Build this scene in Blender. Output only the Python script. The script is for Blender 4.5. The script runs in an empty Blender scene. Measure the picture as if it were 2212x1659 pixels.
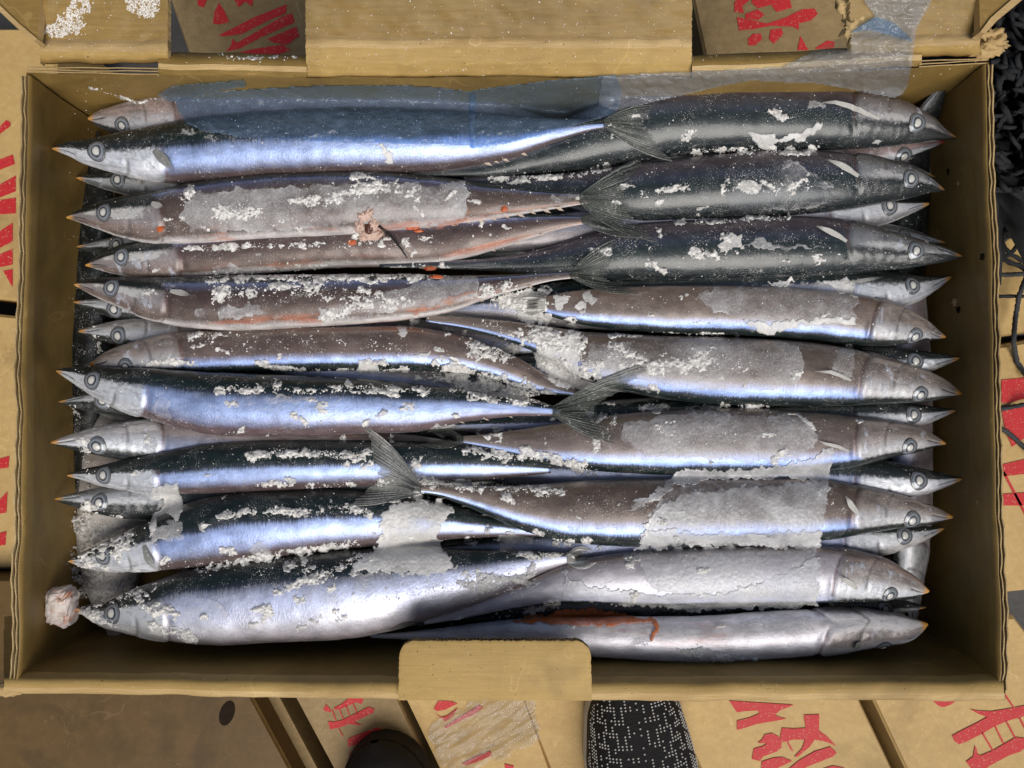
import bpy, math, random
import numpy as np
from mathutils import Vector, Matrix
from mathutils.bvhtree import BVHTree

random.seed(7); rng = np.random.default_rng(7)
scene = bpy.context.scene
COL = scene.collection
R = math.radians

# ------------------------------------------------------------------ camera
H = 0.355                      # lens height above the plane of the fish
FV = 1661.2                    # focal length in units of the 2211-wide view
CX, CY = 1105.5, 829.5
cam_data = bpy.data.cameras.new('camera')
cam_data.sensor_fit = 'HORIZONTAL'; cam_data.sensor_width = 36.0
cam_data.lens = 36.0 * FV / 2211.0
cam_data.clip_start = 0.01; cam_data.clip_end = 50
cam = bpy.data.objects.new('camera', cam_data); COL.objects.link(cam)
cam.location = (0, 0, H); cam.rotation_euler = (0, 0, 0)
scene.camera = cam

# ------------------------------------------------------------------ light
SUN_EL, SUN_AZ = R(57), R(160)      # azimuth measured from +Y towards +X
world = bpy.data.worlds.new('World'); scene.world = world; world.use_nodes = True
wn = world.node_tree
for n in list(wn.nodes): wn.nodes.remove(n)
sky = wn.nodes.new('ShaderNodeTexSky'); sky.sky_type = 'NISHITA'; sky.sun_disc = False
sky.sun_elevation = SUN_EL; sky.sun_rotation = SUN_AZ
sky.air_density = 1.0; sky.dust_density = 4.0; sky.ozone_density = 1.0
bg = wn.nodes.new('ShaderNodeBackground'); bg.inputs[1].default_value = 0.060
wo = wn.nodes.new('ShaderNodeOutputWorld')
wn.links.new(sky.outputs[0], bg.inputs[0]); wn.links.new(bg.outputs[0], wo.inputs[0])
sd = bpy.data.lights.new('sun', 'SUN'); sd.energy = 2.6; sd.angle = R(42); sd.color = (1.0, 0.965, 0.92)
sun = bpy.data.objects.new('sun', sd); COL.objects.link(sun)
_d = Vector((math.sin(SUN_AZ)*math.cos(SUN_EL), math.cos(SUN_AZ)*math.cos(SUN_EL), math.sin(SUN_EL)))
sun.rotation_euler = _d.to_track_quat('Z', 'Y').to_euler()
scene.view_settings.view_transform = 'Standard'; scene.view_settings.look = 'None'
scene.view_settings.exposure = 0.04; scene.view_settings.gamma = 1.0
scene.view_settings.use_curve_mapping = False
scene.render.engine = 'CYCLES'
scene.cycles.max_bounces = 8; scene.cycles.transparent_max_bounces = 16

# ------------------------------------------------------------------ helpers
def P(x, y, z):
    """A point of the place at height z that the photograph shows at (x, y)."""
    k = (H - z) / FV
    return Vector(((x - CX) * k, -(y - CY) * k, z))

def Pn(x, y, z):
    x = np.asarray(x, float); y = np.asarray(y, float); z = np.asarray(z, float)
    k = (H - z) / FV
    return np.stack([(x - CX) * k, -(y - CY) * k, z + 0 * x], -1)

def link(o, parent=None):
    COL.objects.link(o)
    if parent is not None: o.parent = parent
    return o

def mesh_obj(name, V, F, mat=None, parent=None, smooth=False, attrs=None):
    me = bpy.data.meshes.new(name)
    me.from_pydata([tuple(v) for v in V], [], [tuple(f) for f in F])
    if smooth: me.polygons.foreach_set('use_smooth', [True] * len(me.polygons))
    if attrs:
        for k, a in attrs.items():
            a = np.asarray(a, np.float32)
            if a.ndim == 1:
                at = me.attributes.new(k, 'FLOAT', 'POINT'); at.data.foreach_set('value', a)
            else:
                at = me.attributes.new(k, 'FLOAT_VECTOR', 'POINT'); at.data.foreach_set('vector', a.ravel())
    if mat: me.materials.append(mat)
    me.update()
    return link(bpy.data.objects.new(name, me), parent)

def tag(o, label=None, cat=None, group=None, kind=None):
    if label: o['label'] = label
    if cat: o['category'] = cat
    if group: o['group'] = group
    if kind: o['kind'] = kind
    return o

def empty(name, loc=(0, 0, 0)):
    o = bpy.data.objects.new(name, None); o.empty_display_size = 0.01
    link(o); return o            # parts are built in place, so the empty stays at the origin of the box

def pchip(xk, yk, x):
    xk = np.asarray(xk, float); yk = np.asarray(yk, float)
    h = np.diff(xk); d = np.diff(yk) / h
    m = np.zeros(len(xk))
    for i in range(1, len(xk) - 1):
        if d[i-1] * d[i] > 0:
            w1 = 2*h[i] + h[i-1]; w2 = h[i] + 2*h[i-1]
            m[i] = (w1 + w2) / (w1/d[i-1] + w2/d[i])
    m[0] = d[0]; m[-1] = d[-1]
    i = np.clip(np.searchsorted(xk, x) - 1, 0, len(xk) - 2)
    t = (x - xk[i]) / h[i]
    h00 = 2*t**3 - 3*t**2 + 1; h10 = t**3 - 2*t**2 + t; h01 = -2*t**3 + 3*t**2; h11 = t**3 - t**2
    return h00*yk[i] + h10*h[i]*m[i] + h01*yk[i+1] + h11*h[i]*m[i+1]

def smoothstep(a, b, x):
    t = np.clip((x - a) / (b - a), 0, 1); return t*t*(3 - 2*t)

_NT = rng.random((64, 64, 4)) * 2 - 1
def vnoise(x, y, k=0):
    xi = np.floor(x).astype(int); yi = np.floor(y).astype(int); fx = x - xi; fy = y - yi
    fx = fx*fx*(3-2*fx); fy = fy*fy*(3-2*fy); T = _NT[:, :, k]
    a = T[xi % 64, yi % 64]; b = T[(xi+1) % 64, yi % 64]; c = T[xi % 64, (yi+1) % 64]; d = T[(xi+1) % 64, (yi+1) % 64]
    return (a*(1-fx)+b*fx)*(1-fy) + (c*(1-fx)+d*fx)*fy
def fbm(x, y, k=0, o=3):
    s = 0; a = 1; 
    for i in range(o):
        s = s + a*vnoise(x*2**i + 17*i, y*2**i + 5*i, k); a *= .5
    return s

# ------------------------------------------------------------------ node DSL
class NB:
    def __init__(s, name):
        s.m = bpy.data.materials.new(name); s.m.use_nodes = True
        s.t = s.m.node_tree; s.N = s.t.nodes; s.L = s.t.links
        for n in list(s.N): s.N.remove(n)
        s.out = s.N.new('ShaderNodeOutputMaterial')
    def put(s, sock, v):
        if v is None: return
        if isinstance(v, bpy.types.NodeSocket): s.L.new(v, sock)
        elif isinstance(v, (tuple, list)) and len(v) == 3 and sock.type == 'RGBA': sock.default_value = (*v, 1)
        else: sock.default_value = v
    def node(s, typ, **kw):
        n = s.N.new(typ)
        for k, v in kw.items(): setattr(n, k, v)
        return n
    def math(s, op, a, b=None, c=None, clamp=False):
        n = s.node('ShaderNodeMath', operation=op, use_clamp=clamp)
        s.put(n.inputs[0], a); s.put(n.inputs[1], b); s.put(n.inputs[2], c); return n.outputs[0]
    def mul(s, a, b): return s.math('MULTIPLY', a, b)
    def add(s, a, b): return s.math('ADD', a, b)
    def sub(s, a, b): return s.math('SUBTRACT', a, b)
    def ramp01(s, x, lo, hi):
        n = s.node('ShaderNodeMapRange', interpolation_type='SMOOTHSTEP')
        s.put(n.inputs[0], x); s.put(n.inputs[1], lo); s.put(n.inputs[2], hi); return n.outputs[0]
    def attr(s, name): return s.node('ShaderNodeAttribute', attribute_name=name)
    def xyz(s, v):
        n = s.node('ShaderNodeSeparateXYZ'); s.put(n.inputs[0], v); return n.outputs
    def vec(s, a, b, c=0.0):
        n = s.node('ShaderNodeCombineXYZ'); s.put(n.inputs[0], a); s.put(n.inputs[1], b); s.put(n.inputs[2], c); return n.outputs[0]
    def noise(s, v, scale=1.0, detail=2.0, rough=.5, dist=0.0):
        n = s.node('ShaderNodeTexNoise'); s.put(n.inputs['Vector'], v); n.inputs['Scale'].default_value = scale
        n.inputs['Detail'].default_value = detail; n.inputs['Roughness'].default_value = rough
        n.inputs['Distortion'].default_value = dist; return n.outputs[0]
    def voro(s, v, scale=1.0, feat='F1'):
        n = s.node('ShaderNodeTexVoronoi', feature=feat); s.put(n.inputs['Vector'], v); n.inputs['Scale'].default_value = scale
        return n.outputs[0]
    def mapping(s, v, scale=(1, 1, 1), loc=(0, 0, 0)):
        n = s.node('ShaderNodeMapping'); s.put(n.inputs[0], v); n.inputs['Scale'].default_value = scale; n.inputs['Location'].default_value = loc
        return n.outputs[0]
    def ramp(s, x, stops):
        n = s.node('ShaderNodeValToRGB'); s.put(n.inputs[0], x); cr = n.color_ramp
        while len(cr.elements) > 1: cr.elements.remove(cr.elements[-1])
        for i, (p, c) in enumerate(stops):
            e = cr.elements[0] if i == 0 else cr.elements.new(min(max(p, 0), 1))
            e.position = min(max(p, 0), 1)
            e.color = (*c, 1) if isinstance(c, (tuple, list)) else (c, c, c, 1)
        return n.outputs[0]
    def mix(s, f, a, b, blend='MIX'):
        n = s.node('ShaderNodeMix', data_type='RGBA', blend_type=blend)
        s.put(n.inputs[0], f); s.put(n.inputs[6], a); s.put(n.inputs[7], b); return n.outputs[2]
    def mixf(s, f, a, b):
        n = s.node('ShaderNodeMix', data_type='FLOAT')
        s.put(n.inputs[0], f); s.put(n.inputs[2], a); s.put(n.inputs[3], b); return n.outputs[0]
    def bump(s, h, strength=.3, dist=.001, normal=None):
        n = s.node('ShaderNodeBump'); n.inputs['Strength'].default_value = strength; n.inputs['Distance'].default_value = dist
        s.put(n.inputs['Height'], h)
        if normal: s.put(n.inputs['Normal'], normal)
        return n.outputs[0]
    def principled(s, base, rough=.5, metal=0.0, normal=None, spec=.5, **kw):
        n = s.node('ShaderNodeBsdfPrincipled')
        s.put(n.inputs['Base Color'], base); s.put(n.inputs['Roughness'], rough); s.put(n.inputs['Metallic'], metal)
        s.put(n.inputs['Specular IOR Level'], spec)
        if normal: s.put(n.inputs['Normal'], normal)
        for k, v in kw.items(): s.put(n.inputs[k], v)
        return n.outputs[0]
    def done(s, shader):
        s.L.new(shader, s.out.inputs[0]); return s.m
    def pos(s):
        return s.node('ShaderNodeNewGeometry').outputs['Position']
    def objco(s): return s.node('ShaderNodeTexCoord').outputs['Object']

# ------------------------------------------------------------------ materials
def mat_kraft(name, base, dark, frost=.12, rough=.55, streak=(60, 900, 60), gloss=.35):
    b = NB(name); p = b.pos()
    st = b.noise(b.mapping(p, streak), 1.0, 3, .6)
    big = b.noise(p, 22, 3, .6)
    c = b.mix(b.ramp01(b.add(b.mul(st, .55), b.mul(big, .6)), .35, .85), dark, base)
    fib = b.noise(b.mapping(p, (streak[0]*6, streak[1]*1.3, 400)), 1.0, 2, .5)
    c = b.mix(b.mul(b.ramp01(fib, .62, .78), .35), c, tuple(min(1, v*1.55+.03) for v in base))
    stain = b.noise(p, 9, 4, .7, .6)
    c = b.mix(b.mul(b.ramp01(stain, .50, .70), .55), c, tuple(v*.5 for v in dark))
    scuff = b.ramp01(b.noise(b.mapping(p, (35, 120, 60)), 1.0, 6, .75), .62, .70)
    c = b.mix(b.mul(scuff, .22), c, tuple(min(1, v*1.5 + .05) for v in base))
    cr_ = b.math('ABSOLUTE', b.sub(b.noise(p, 16, 3, .55, .5), .5))
    c = b.mix(b.mul(b.sub(1.0, b.ramp01(cr_, .0015, .006)), b.mul(b.ramp01(b.noise(p, 30, 2), .5, .62), .20)), c, tuple(min(1, v*1.6 + .06) for v in base))
    speck = b.noise(p, 900, 1, .5)
    c = b.mix(b.ramp01(speck, .73, .80), c, (.06, .04, .015))
    fl = b.mul(b.ramp01(b.noise(p, 1100, 2, .6), .64, .74), b.ramp01(b.noise(p, 38, 3, .6), .62 - frost, .80 - frost))
    c = b.mix(fl, c, (.62, .58, .48))
    r = b.mixf(fl, rough, .75)
    hgt = b.add(b.mul(st, .4), b.add(b.mul(b.noise(p, 2200, 2), .35), b.add(fl, b.mul(b.noise(p, 60, 3), 1.5))))
    return b.done(b.principled(c, r, 0, b.bump(hgt, .35, .0006), gloss))

M = {}
M['kraft_in'] = mat_kraft('waxed_kraft', (.305, .197, .057), (.205, .129, .035), .10, .5)
M['kraft_side'] = mat_kraft('waxed_kraft_side', (.305, .197, .057), (.205, .129, .035), .06, .5, (900, 60, 60))
M['kraft_out'] = mat_kraft('kraft_board', (.47, .315, .105), (.37, .24, .076), .10, .62)
M['kraft_torn'] = mat_kraft('torn_kraft', (.60, .44, .22), (.38, .25, .10), .12, .75, (80, 2200, 300), .2)
M['kraft_edge'] = mat_kraft('cut_kraft', (.50, .37, .19), (.36, .25, .11), .1, .8, (700, 700, 90), .15)
M['flute'] = mat_kraft('flute_kraft', (.34, .24, .11), (.22, .15, .06), .1, .8, (500, 500, 90), .15)
M['carton'] = mat_kraft('carton_board', (.56, .385, .15), (.46, .30, .11), .28, .6, (150, 190, 150))
M['carton_shaded'] = mat_kraft('shaded_carton', (.34, .24, .11), (.23, .155, .065), .26, .6, (150, 190, 150))  # dry carton board in a darker copy, shade painted into its colour
M['carton_dark'] = mat_kraft('shaded_waxed_carton', (.135, .078, .021), (.10, .056, .014), .04, .5, (120, 160, 120))  # brown waxed board, deepened further with leg shade painted into the colour

def mat_red():
    b = NB('red_print'); p = b.pos()
    w = b.ramp01(b.noise(p, 700, 3, .65), .60, .68)
    c = b.mix(w, b.mix(b.noise(p, 60, 2), (.55, .028, .03), (.46, .02, .024)), (.55, .30, .18))
    return b.done(b.principled(c, .55, 0, b.bump(b.noise(p, 900, 2), .3, .0005), .3))
M['red'] = mat_red()

def mat_crumb():
    b = NB('ice_crumb'); p = b.pos()
    c = b.mix(b.noise(p, 130, 2), (.74, .72, .68), (.95, .94, .91))
    return b.done(b.principled(c, .45, 0, b.bump(b.noise(p, 3000, 2), .5, .0004), .5))
M['crumb'] = mat_crumb()
def mat_slush():
    b = NB('slush'); p = b.pos()
    n = b.noise(p, 900, 4, .7); c = b.mix(b.noise(p, 160, 3), (.72, .70, .65), (.94, .93, .90))
    sh = b.principled(c, .30, 0, b.bump(b.add(n, b.mul(b.noise(p, 2600, 2), .5)), .6, .0007), .6)
    tr = b.node('ShaderNodeBsdfTransparent'); mx = b.node('ShaderNodeMixShader')
    b.put(mx.inputs[0], b.mixf(b.ramp01(b.noise(p, 420, 4, .7), .36, .60), .45, 1.0)); b.L.new(tr.outputs[0], mx.inputs[1]); b.L.new(sh, mx.inputs[2])
    return b.done(mx.outputs[0])
M['slush'] = mat_slush()

def mat_ice(name, alpha, col=(.66, .65, .63), edge=.35, rough=.38, speck=.3, fade=.45):
    b = NB(name); p = b.pos()
    e = b.attr('edge').outputs['Fac']                 # millimetres from the rim of the sheet
    rim = b.sub(1.0, b.ramp01(e, .25, 1.5))
    cloud = b.noise(p, 70, 4, .65)
    fine = b.ramp01(b.noise(p, 1300, 2, .6), .50, .72)
    big = b.noise(p, 38, 3, .6)
    a = b.add(alpha - .85, b.add(b.add(b.mul(cloud, .95), b.mul(big, .75)), b.add(b.mul(b.mul(rim, edge), b.ramp01(cloud, .38, .6)), b.mul(fine, speck))))
    a = b.mul(a, b.mixf(b.ramp01(b.add(e, b.mul(b.sub(cloud, .5), 3.0)), 0.0, 1.6), fade, 1.0))
    a = b.math('MAXIMUM', b.math('MINIMUM', a, .98), .03)
    c = b.mix(cloud, tuple(v*.9 for v in col), tuple(min(1, v*1.06) for v in col))
    sh = b.principled(c, rough, 0, b.bump(b.add(b.noise(p, 320, 3), b.mul(fine, .4)), .35, .0006), .5)
    tr = b.node('ShaderNodeBsdfTransparent'); tr.inputs[0].default_value = (.97, .98, 1, 1)
    mx = b.node('ShaderNodeMixShader'); b.put(mx.inputs[0], a); b.L.new(tr.outputs[0], mx.inputs[1]); b.L.new(sh, mx.inputs[2])
    return b.done(mx.outputs[0])
M['ice_thin'] = mat_ice('ice_glaze_thin', .10, (.78, .77, .77), .38, .28, .16)
M['ice_mid'] = mat_ice('ice_glaze', .25, (.78, .77, .77), .36, .30, .20)
M['blood_ice'] = mat_ice('bloody_glaze', .70, (.66, .17, .035), .1, .3, .2, 1.0)
M['blood_thin'] = mat_ice('bloody_smear', .34, (.62, .20, .06), .05, .3, .35, .3)
M['ice_gloss'] = mat_ice('ice_glossy', .40, (.80, .80, .80), .40, .16, .14, .7)
M['ice_thick'] = mat_ice('ice_frosted', .76, (.80, .79, .76), .12, .40, .22, .8)

def mat_film(name, tint, body, alpha, rough=.22, bs=.5):
    b = NB(name); p = b.pos()
    w = b.noise(p, 45, 4, .6, .8)
    a = b.add(alpha - .15, b.mul(w, .36))
    n = b.bump(b.add(b.noise(p, 90, 3, .6, 1.0), b.mul(b.noise(p, 500, 2), .2)), bs, .002)
    sh = b.principled(body, rough, 0, n, .8)
    tr = b.node('ShaderNodeBsdfTransparent'); tr.inputs[0].default_value = (*tint, 1)
    mx = b.node('ShaderNodeMixShader'); b.put(mx.inputs[0], a); b.L.new(tr.outputs[0], mx.inputs[1]); b.L.new(sh, mx.inputs[2])
    return b.done(mx.outputs[0])
M['film'] = mat_film('blue_film', (.66, .79, .95), (.25, .36, .52), .20, .12, .35)
M['film_pale'] = mat_film('pale_film', (.86, .90, .95), (.45, .49, .55), .25, .12, .35)
M['wrap'] = mat_film('clear_wrap', (.96, .96, .95), (.55, .55, .54), .16, .06, 1.2)

# ------------------------------------------------------------------ fish material
def mat_fish(name, seed, back=.40, band=(.44, .62), flank=(.20, .165, .17), belly=.88, bandcol=(.50, .60, .90),
             bellycol=(.72, .70, .70), backcol=(.010, .014, .014), head=(.30, .25, .23), frost=.20, flank2=None,
             orange=0.0, jaw=(.72, .36, .07), glow=.0, headpatch=.5, cheek=.75):
    b = NB(name)
    f = b.xyz(b.attr('fco').outputs['Vector']); u, v = f[0], f[1]
    L, W = .29, .047
    pu = b.mul(u, L); pv = b.mul(v, W)
    q = b.vec(pu, pv, seed * .137)
    # bristly border between the back and the silver side
    br = b.noise(b.mapping(q, (1500, 170, 30)), 1.0, 2, .6)
    wob = b.noise(b.mapping(q, (40, 60, 30)), 1.0, 3, .6)
    vv = b.add(v, b.add(b.mul(b.sub(br, .5), .075), b.mul(b.sub(wob, .5), .06)))
    fl2 = flank2 or tuple(c*1.12 for c in flank)
    t = tuple
    dk = backcol; green = (backcol[0]*1.3, backcol[1]*2.6, backcol[2]*2.2)
    midc = t((a*.45 + c*.55) for a, c in zip(bandcol, flank))
    col = b.ramp(vv, [(0, dk), (back - .05, t(.7*c + .3*g for c, g in zip(dk, green))), (back, (.035, .045, .065)),
                      (band[0] + .012, bandcol), ((band[0]+band[1])/2, bandcol), (band[1], midc), (band[1] + .07, flank),
                      (belly - .05, fl2), (belly, t(.5*a+.5*c for a, c in zip(fl2, bellycol))), (min(belly + .05, .985), bellycol), (1, bellycol)])  # natural stripe and flank, with reflected sky and dark overhead painted in too
    # mottling, broken highlights and scale sheen painted into the colour
    mot = b.noise(b.mapping(q, (90, 170, 30)), 1.0, 4, .65)
    col = b.mix(.75, col, b.mix(b.ramp01(mot, .3, .72), b.mix(1.0, col, (.66, .64, .64), 'MULTIPLY'), b.mix(1.0, col, (1.22, 1.2, 1.2), 'MULTIPLY')))
    fine = b.noise(b.mapping(q, (2600, 900, 30)), 1.0, 2, .6)
    col = b.mix(b.mul(b.ramp01(fine, .35, .75), .30), col, b.mix(1.0, col, (1.5, 1.5, 1.5), 'MULTIPLY'))
    # long dark myomere line down the side and green glints painted into the back's colour
    gl = b.mul(b.ramp01(b.noise(b.mapping(q, (260, 420, 30)), 1.0, 3, .6), .58, .72), b.sub(1.0, b.ramp01(v, back - .14, back - .02)))
    col = b.mix(b.mul(gl, .35 + glow), col, (.085, .115, .125))
    # blood stain along the belly
    if orange > 0:
        om = b.mul(b.ramp01(b.noise(b.mapping(q, (24, 120, 30)), 1.0, 3, .6), .50, .66), b.mul(b.ramp01(v, belly - .16, belly - .04), b.ramp01(u, .22, .3)))
        col = b.mix(b.mul(om, orange), col, (.62, .16, .045))
    # ---- head
    ucurve = b.add(u, b.mul(b.math('POWER', b.math('ABSOLUTE', b.sub(v, .55)), 2.0), .13))
    hp = b.noise(b.mapping(q, (55, 120, 30), (3, 1, 0)), 1.0, 4, .62, .3)
    hf = b.noise(b.mapping(q, (420, 420, 30), (1, 5, 0)), 1.0, 3, .6)
    hm = b.sub(1.0, b.ramp01(b.add(ucurve, b.mul(b.sub(hp, .5), .02)), .186, .206))
    hcol = b.mix(b.ramp01(b.add(hp, b.mul(b.sub(hf, .5), .25)), .36, .66), t(c*.58 for c in head), t(min(1, c*1.12) for c in head))
    # pale tissue behind and in front of the eye
    du = b.math('DIVIDE', b.sub(u, .125), .055); dv = b.math('DIVIDE', b.sub(v, .45), .085)
    e1 = b.add(b.mul(du, du), b.mul(dv, dv))
    du2 = b.math('DIVIDE', b.sub(u, .055), .016); dv2 = b.math('DIVIDE', b.sub(v, .40), .10)
    e2 = b.add(b.mul(du2, du2), b.mul(dv2, dv2))
    pale = b.sub(1.0, b.ramp01(b.add(b.math('MINIMUM', e1, e2), b.add(b.mul(b.sub(hp, .5), 2.6), b.mul(b.sub(hf, .5), 2.4))), .50, 1.0))
    hcol = b.mix(b.mul(pale, headpatch), hcol, (.62, .61, .57))
    silv = b.ramp01(b.noise(b.mapping(q, (160, 60, 30), (5, 2, 7)), 1.0, 3, .6), .58, .70)
    hcol = b.mix(b.mul(silv, .6), hcol, (.62, .67, .78))
    hcol = b.mix(b.ramp01(b.add(v, b.mul(b.sub(hp, .5), .1)), .80, .90), hcol, t(c*.95 for c in bellycol))
    sil2 = b.mul(b.ramp01(b.add(v, b.mul(b.sub(hp, .5), .10)), .36, .41), b.sub(1.0, b.ramp01(b.add(v, b.add(b.mul(b.sub(hp, .5), .22), b.mul(b.sub(hf, .5), .10))), .54, .70)))
    hcol = b.mix(b.mul(sil2, cheek), hcol, b.mix(hf, (.46, .52, .62), (.78, .80, .82)))
    hb = min(max(back, .38), .41) + .035
    hcol = b.mix(b.sub(1.0, b.ramp01(b.add(v, b.mul(b.sub(hf, .5), .10)), hb - .05, hb + .02)), hcol, t(c*1.3 + .004 for c in backcol))
    rd = b.math('ABSOLUTE', b.sub(b.noise(b.mapping(q, (75, 150, 30), (8, 3, 2)), 1.0, 2, .5, .8), .5))
    hcol = b.mix(b.mul(b.sub(1.0, b.ramp01(rd, .006, .028)), b.mul(b.ramp01(v, .30, .42), .28)), hcol, (.06, .05, .05))
    po = b.mul(b.sub(1.0, b.ramp01(b.math('ABSOLUTE', b.sub(ucurve, .137)), .001, .005)), b.ramp01(v, .48, .58))
    hcol = b.mix(b.mul(po, .5), hcol, (.07, .06, .06))
    col = b.mix(hm, col, hcol)
    # gill slit and mouth line
    gs = b.mul(b.sub(1.0, b.ramp01(b.math('ABSOLUTE', b.sub(ucurve, .201)), .0012, .0042)), b.mul(b.ramp01(v, .36, .46), b.sub(1.0, b.ramp01(v, .86, .95))))
    col = b.mix(b.mul(gs, .55), col, (.10, .045, .04))
    ml = b.mul(b.math('LESS_THAN', b.math('ABSOLUTE', b.sub(v, b.add(.50, b.mul(u, 2.6)))), b.mixf(b.ramp01(u, 0.0, .05), .030, .018)), b.sub(1.0, b.ramp01(u, .040, .048)))
    col = b.mix(b.mul(ml, .8), col, (.02, .016, .014))
    jm = b.mul(b.sub(1.0, b.ramp01(b.add(u, b.mul(b.sub(hf, .5), .012)), .005, .019)), b.ramp01(v, .30, .50))
    col = b.mix(jm, col, jaw)
    # ---- frost dusting
    fr = b.mul(b.ramp01(b.noise(q, 2100, 2, .65), .60, .68), b.ramp01(b.noise(b.mapping(q, (70, 110, 30), (2, 7, 1)), 1.0, 4, .7), .66 - frost, .80 - frost))
    pn = b.noise(b.mapping(q, (48, 80, 30), (seed*1.7, 4, 1)), 1.0, 8, .74)
    fr2 = b.mul(b.ramp01(pn, .66 - frost*.28, .76 - frost*.28), b.mixf(b.ramp01(b.noise(q, 1300, 3, .7), .42, .60), .0, .80))
    fr = b.math('MAXIMUM', fr, fr2)
    col = b.mix(fr, col, (.66, .65, .62))
    met = b.ramp(vv, [(0, .1), (back - .02, .15), (band[0] + .02, .62), (band[1], .6), (band[1] + .08, .30), (belly, .35), (1, .35)])
    met = b.mul(met, b.sub(1.0, b.mul(hm, .45)))
    met = b.mul(met, b.sub(1.0, fr))
    rgh = b.ramp(vv, [(0, .30), (back, .34), (band[0], .42), (band[1], .42), (1, .40)])
    rgh = b.add(b.mixf(fr, rgh, .7), b.mul(b.sub(mot, .5), .22))
    sc = b.voro(b.mapping(q, (900, 900, 30)), 1.0)
    hg = b.add(b.mul(sc, -.25), b.add(b.mul(fine, .35), b.add(b.mul(fr, 1.0), b.mul(b.noise(b.mapping(q, (240, 300, 30)), 1.0, 3, .6), b.mixf(hm, .18, 1.0)))))
    wet = b.bump(b.add(b.mul(fr, .6), b.noise(b.mapping(q, (120, 240, 30)), 1.0, 3, .6)), .14, .0008)
    return b.done(b.principled(col, rgh, met, b.bump(hg, .26, .0007), .5, **{'Coat Weight': b.mul(b.sub(1.0, fr), .40), 'Coat Roughness': .16, 'Coat Normal': wet}))

def mat_eye():
    b = NB('fish_eye'); r = b.attr('rad').outputs['Fac']; p = b.pos()
    n = b.mul(b.sub(b.noise(p, 420, 3), .5), .24)
    c = b.ramp(b.add(r, n), [(0, (.05, .055, .06)), (.50, (.04, .045, .05)), (.60, (.26, .285, .32)), (.76, (.22, .245, .28)), (.83, (.045, .05, .055)), (.89, (.28, .295, .31)), (.93, (.10, .10, .10)), (1, (.02, .02, .02))])
    return b.done(b.principled(c, .18, .2, None, .6))
M['eye'] = mat_eye()
def mat_pupil():
    b = NB('clouded_pupil'); r = b.attr('rad').outputs['Fac']
    c = b.ramp(r, [(0, (.62, .62, .58)), (.66, (.55, .55, .52)), (.88, (.30, .31, .31)), (1, (.05, .05, .06))])
    return b.done(b.principled(c, .15, 0, None, .6))
M['pupil'] = mat_pupil()

def mat_fin(name, c1, c2, alpha, rays=34):
    b = NB(name); f = b.xyz(b.attr('fin').outputs['Vector'])
    s = b.mul(f[0], rays)
    st = b.math('SINE', b.mul(b.add(s, b.mul(b.noise(b.pos(), 200, 2), .8)), 6.2832))
    k = b.ramp01(st, -.3, .8)
    sp = b.ramp01(b.noise(b.vec(b.mul(f[0], 60), b.mul(f[1], 22), 0), 1.0, 2), .55, .62)
    c = b.mix(k, c1, c2); c = b.mix(b.mul(sp, .6), c, tuple(v*.35 for v in c1))
    fr = b.ramp01(b.noise(b.pos(), 900, 3, .6), .60, .68)
    c = b.mix(b.mul(fr, .8), c, (.5, .5, .47))
    sh = b.principled(c, .42, 0, b.bump(st, .2, .0003), .5)
    tr = b.node('ShaderNodeBsdfTransparent')
    mx = b.node('ShaderNodeMixShader'); b.put(mx.inputs[0], b.mul(b.math('MINIMUM', b.add(alpha, b.mul(k, .25)), 1.0), b.mixf(b.ramp01(b.add(f[1], b.mul(b.sub(b.noise(b.pos(), 260, 3), .5), .5)), .55, 1.05), 1.0, .42))); b.L.new(tr.outputs[0], mx.inputs[1]); b.L.new(sh, mx.inputs[2])
    return b.done(mx.outputs[0])
M['fin_dark'] = mat_fin('tail_fin_dark', (.045, .052, .046), (.16, .175, .155), .66)
M['fin_pale'] = mat_fin('fin_pale', (.40, .39, .36), (.78, .77, .72), .80, 9)
M['fin_frost'] = mat_fin('tail_fin_frosted', (.16, .165, .155), (.33, .33, .31), .88)
M['finlet'] = mat_fin('finlet_pale', (.42, .30, .22), (.74, .62, .50), .85, 5)
M['finlet_d'] = mat_fin('finlet_dark', (.06, .06, .05), (.26, .25, .22), .85, 5)

# ------------------------------------------------------------------ setting: ground, cartons below
def sheet(name, x0, x1, y0, y1, z, mat):
    o = mesh_obj(name, [(x0, y0, z), (x1, y0, z), (x1, y1, z), (x0, y1, z)], [(0, 1, 2, 3)], mat); return tag(o, kind='structure')
def mat_ground():
    b = NB('wet_concrete'); p = b.pos()
    c = b.mix(b.noise(p, 14, 4, .65), (.035, .034, .032), (.10, .097, .09))
    return b.done(b.principled(c, .6, 0, b.bump(b.noise(p, 120, 4), .4, .002), .4))
sheet('ground', -6, 6, -6, 6, -.42, mat_ground())

ZC = -.30                                     # tops of the cartons around the open box
def prism(name, pts, z0, z1, mat, parent=None, bev=0.0, sub=0):
    """pts: counter-clockwise footprint in metres; a bevelled slab between two heights."""
    n = len(pts); pts = [Vector((p[0], p[1])) for p in pts]
    c = sum(pts, Vector((0, 0))) / n
    V = []; F = []
    ins = [p + (c - p).normalized() * bev for p in pts]
    V += [(p.x, p.y, z0) for p in pts]; V += [(p.x, p.y, z1 - bev) for p in pts]; V += [(p.x, p.y, z1) for p in ins]
    for i in range(n):
        j = (i + 1) % n
        F.append((i, j, n + j, n + i)); F.append((n + i, n + j, 2*n + j, 2*n + i))
    F.append(tuple(range(2*n, 3*n))); F.append(tuple(reversed(range(n))))
    return mesh_obj(name, V, F, mat, parent)

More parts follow.
